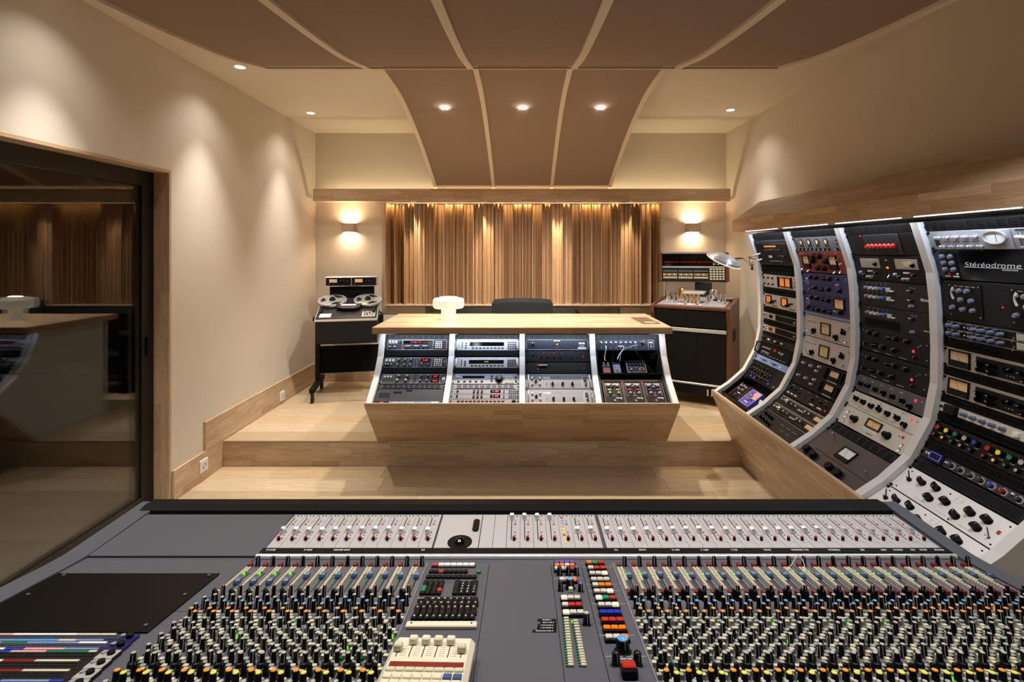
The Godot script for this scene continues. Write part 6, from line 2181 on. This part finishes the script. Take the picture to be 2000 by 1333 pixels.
func multitrack():
	var rot := Basis(UP, deg_to_rad(-31))
	var t := thing("multitrack_recorder", "large multitrack tape recorder in a wood-sided black cabinet with steel rollers on top", "tape recorder", Transform3D(rot, Vector3(1.625, STAGE, -4.80)))
	var w := 0.66
	for sg in [-1, 1]:
		var sd := side_prism(flat([[-0.26, 0.10], [-0.26, 0.93], [0.24, 0.885], [0.27, 0.87], [0.27, 0.80], [0.245, 0.74], [0.245, 0.10]]), sg * (w / 2) - 0.016, sg * (w / 2) + 0.016)
		part(t, "wood_side", sd[0], M.mahogany, sd[1])
	part(t, "cabinet", bx(w - 0.03, 0.76, 0.46, 0.003), M.matt, at(0, 0.50, 0.0))
	part(t, "upper_front_panel", bx(w - 0.035, 0.145, 0.02, 0.002), M.black, at(0, 0.765, 0.245))
	part(t, "chrome_strip", bx(w - 0.035, 0.032, 0.026, 0.003), M.alu, at(0, 0.665, 0.247))
	part(t, "lower_front_panel", bx(w - 0.035, 0.445, 0.018, 0.002), M.black, at(0, 0.425, 0.240))
	part(t, "panel_gap", bx(0.003, 0.44, 0.004), M.matt, at(0.06, 0.425, 0.250))
	part(t, "chrome_strip", bx(w - 0.035, 0.016, 0.024, 0.002), M.alu, at(0, 0.190, 0.245))
	part(t, "plinth", bx(w, 0.09, 0.50, 0.004), M.black, at(0, 0.142, 0.0))
	for k in 2:
		part(t, "latch_handle", bx(0.012, 0.055, 0.012, 0.002), M.alu, at(0.16 + 0.035 * k, 0.125, 0.256))
	for q in [[-0.28, 0.20], [0.28, 0.20], [-0.28, -0.2], [0.28, -0.2]]:
		part(t, "caster_wheel", lathe([[0.02, -0.016], [0.047, -0.013], [0.047, 0.013], [0.02, 0.016]], 16), M.steel, Transform3D(Basis(Vector3(0, 0, 1), PI / 2), Vector3(q[0], 0.047, q[1])))
	var top := Transform3D(Basis(Vector3.RIGHT, deg_to_rad(5)), Vector3(0, 0.885, 0.0))
	part(t, "deck_frame", bx(w - 0.034, 0.03, 0.52, 0.004), M.mahogany, top * at(0, 0.0, 0.005))
	part(t, "deck_plate", bx(w - 0.07, 0.006, 0.46, 0.002), M.silver, top * at(0, 0.017, 0.0))
	for q in [[-0.26, 0.03, 0.10], [-0.19, 0.10, 0.085], [-0.14, 0.13, 0.085], [0.14, 0.13, 0.075], [0.22, 0.05, 0.09], [0.27, 0.10, 0.085]]:
		part(t, "roller", lathe([[0.020, 0.0], [0.020, 0.003], [0.017, 0.006], [0.017, q[2] - 0.004], [0.0195, q[2] - 0.003], [0.0195, q[2]], [0.008, q[2] + 0.003]], 16), M.chrome, top * at(q[0], 0.02, q[1]))
	for k in 4:
		part(t, "head", bx(0.028, 0.085, 0.03, 0.004), M.chrome if k != 2 else M.gold, top * at(-0.06 + 0.036 * k, 0.062, 0.115))
	part(t, "head_shield", bx(0.20, 0.022, 0.10, 0.004), M.alu, top * at(0.0, 0.110, 0.06))
	for sg in [-1, 1]:
		part(t, "hub", lathe([[0.05, 0.0], [0.05, 0.05], [0.038, 0.056], [0.038, 0.085], [0.03, 0.10], [0.012, 0.104]], 20), M.gold if sg < 0 else M.chrome, top * at(sg * 0.14, 0.02, -0.11))
	part(t, "black_ledge", bx(0.16, 0.012, 0.10, 0.002), M.black, top * at(0.23, 0.024, -0.08))
	for k in 8:
		part(t, "deck_button", bx(0.022, 0.006, 0.014, 0.001), [M.white, M.beige, M.redbtn, M.white][k % 4], top * at(-0.10 + 0.026 * k, 0.023, 0.195))
	part(t, "side_vent", bx(0.004, 0.10, 0.16, 0.001), M.black, at(w / 2 + 0.017, 0.62, 0.05))
	part(t, "column", bx(0.155, 0.26, 0.04, 0.004), M.dark, at(0.02, 0.935, -0.25))
	# the meter remote on the column: stands on the recorder, a thing of its own
	var r := thing("meter_remote", "wood-ended recorder remote with red digits above many small buttons", "remote control", Transform3D(Basis(UP, deg_to_rad(-10)) * Basis(Vector3.RIGHT, deg_to_rad(-8)), Vector3(1.68, 1.253, -5.04)))
	var rw := 0.655
	for sg in [-1, 1]:
		part(r, "wood_end", bx(0.03, 0.285, 0.15, 0.004, 1), M.mahogany, at(sg * (rw / 2 - 0.015), 0.1425, 0))
	part(r, "case", bx(rw - 0.06, 0.27, 0.12, 0.003), M.char, at(0, 0.14, -0.01))
	part(r, "top_trim", bx(rw - 0.06, 0.016, 0.13, 0.002), M.silver, at(0, 0.279, 0))
	part(r, "meter_window", bx(rw - 0.07, 0.115, 0.006, 0.001), M.gloss, at(0, 0.208, 0.053))
	part(r, "divider_bar", bx(rw - 0.065, 0.014, 0.012, 0.003), M.alu, at(0, 0.140, 0.058))
	part(r, "button_panel", bx(rw - 0.07, 0.125, 0.006, 0.001), M.dark, at(0, 0.068, 0.053))
	for k in 24:
		part(r, "level_digit_lamp", bx(0.006, 0.007, 0.002), M.digit, at(-0.275 + 0.0185 * k + 0.012 * (k / 8), 0.190, 0.057))
	var ochre := mat(Color(0.66, 0.55, 0.34), 0.45)
	var j := Join.new()
	for k in 24:
		var x := -0.280 + 0.0168 * k + 0.010 * (k / 8)
		j.add(bx(0.011, 0.008, 0.006, 0.001), at(x, 0.120, 0.058), M.char)
		j.add(bx(0.013, 0.012, 0.008, 0.001), at(x, 0.100, 0.059), M.greyknob)
		j.add(bx(0.013, 0.022, 0.008, 0.001), at(x, 0.066, 0.059), ochre if k % 3 else M.beige)
		j.add(bx(0.013, 0.018, 0.008, 0.001), at(x, 0.036, 0.059), M.beige)
	var jm := part(r, "track_buttons", j.mesh())
	jm.set_meta("kind", "stuff")
	for i in 5:
		for k in 5:
			part(r, "transport_button", bx(0.022, 0.016, 0.008, 0.001), M.beige, at(0.160 + 0.029 * i, 0.024 + 0.024 * k, 0.059))
	for i in 6:
		for k in 3:
			part(r, "function_button", bx(0.014, 0.014, 0.006, 0.001), M.green if (i + k) % 2 else M.beige, at(0.190 + 0.021 * i, 0.170 + 0.024 * k, 0.058))

func small_things():
	# glowing mushroom lamp on the desk
	var t := thing("table_lamp", "small glowing white mushroom lamp on the desk worktop", "lamp", at(-0.583, 1.014, -4.05))
	var g := glow(Color(1.0, 0.94, 0.82), 1.25, Color(0.62, 0.60, 0.56))
	part(t, "stem_lamp", lathe([[0.059, 0.0], [0.058, 0.098]], 24, false), g)
	part(t, "shade_lamp", lathe([[0.058, 0.090], [0.112, 0.093], [0.124, 0.110], [0.123, 0.157], [0.114, 0.169], [0.074, 0.173], [0.071, 0.181]], 24), g)
	var l := OmniLight3D.new()
	l.position = Vector3(0, 0.13, 0)
	l.light_color = Color(1.0, 0.86, 0.66)
	l.light_energy = LAMP
	l.light_size = 0.06
	l.omni_range = 6.0
	l.omni_attenuation = 2.0
	l.shadow_enabled = true
	put(t, l, "lamp_light")
	solo("lamp_cord", "thin pale lamp cord lying on the desk behind the white lamp", "cord", tube(bend([Vector3(-0.52, 1.016, -4.08), Vector3(-0.46, 1.0165, -4.20), Vector3(-0.50, 1.0165, -4.32), Vector3(-0.47, 1.0165, -4.40)], 6), 0.0022, 6), M.cream)
	var n := thing("leather_folder", "flat brown folder with a round emblem on the desk's end by the recorder", "folder", Transform3D(Basis(UP, deg_to_rad(4)), Vector3(0.955, 1.0145, -3.98)))
	part(n, "cover", bx(0.13, 0.005, 0.34, 0.001), mat(Color(0.42, 0.33, 0.26), 0.5), at(0, 0.0025, 0))
	part(n, "emblem", lathe([[0.030, 0.0], [0.045, 0.0], [0.045, 0.0006], [0.030, 0.0006], [0.030, 0.0]], 24, false), M.capgrey, at(0, 0.005, 0.12))
	part(n, "emblem_centre", cyl(0.022, 0.0006, 20), M.capgrey, at(0, 0.005, 0.12))
	# chrome disc lamp on a bracket at the rack's far end
	var ax := Vector3(0.30, 0.9, 0.33).normalized()
	var a := thing("arm_lamp", "chrome disc lamp on a bent arm at the rack's far end", "lamp", Transform3D(Basis(Quaternion(UP, ax)), Vector3(1.425, 1.488, -3.62)))
	part(a, "chrome_shade", lathe([[0.118, 0.0], [0.121, 0.004], [0.112, 0.018], [0.080, 0.034], [0.040, 0.044], [0.001, 0.047]], 32), M.rail)
	part(a, "lamp_disc", lathe([[0.108, -0.002], [0.112, 0.0]], 28), glow(Color(1.0, 0.88, 0.70), 4.0))
	part(a, "lamp_rim", lathe([[0.113, -0.005], [0.124, -0.002], [0.121, 0.004]], 20, false), glow(Color(1.0, 0.92, 0.78), 1.6))
	for k in 8:
		part(a, "rivet", cyl(0.004, 0.004, 8), M.chrome, at(0.085 * cos(TAU * k / 8), 0.030, 0.085 * sin(TAU * k / 8)))
	var inv := a.transform.affine_inverse()
	part(a, "arm", tube(bend([inv * Vector3(1.50, 1.50, -3.63), inv * Vector3(1.57, 1.505, -3.66), inv * Vector3(1.63, 1.485, -3.72), inv * Vector3(1.675, 1.44, -3.75)], 6), 0.008, 10), M.chrome)
	part(a, "bracket", bx(0.03, 0.05, 0.03, 0.004), M.chrome, inv * at(1.685, 1.44, -3.738))
	var s := SpotLight3D.new()
	s.position = Vector3(0, -0.012, 0)
	s.rotation.x = -PI / 2
	s.light_color = Color(1.0, 0.86, 0.64)
	s.light_energy = ARM_LAMP
	s.light_size = 0.10
	s.spot_angle = 80
	s.spot_angle_attenuation = 1.0
	s.spot_range = 6.0
	s.spot_attenuation = 2.0
	s.shadow_enabled = true
	put(a, s, "lamp_light")
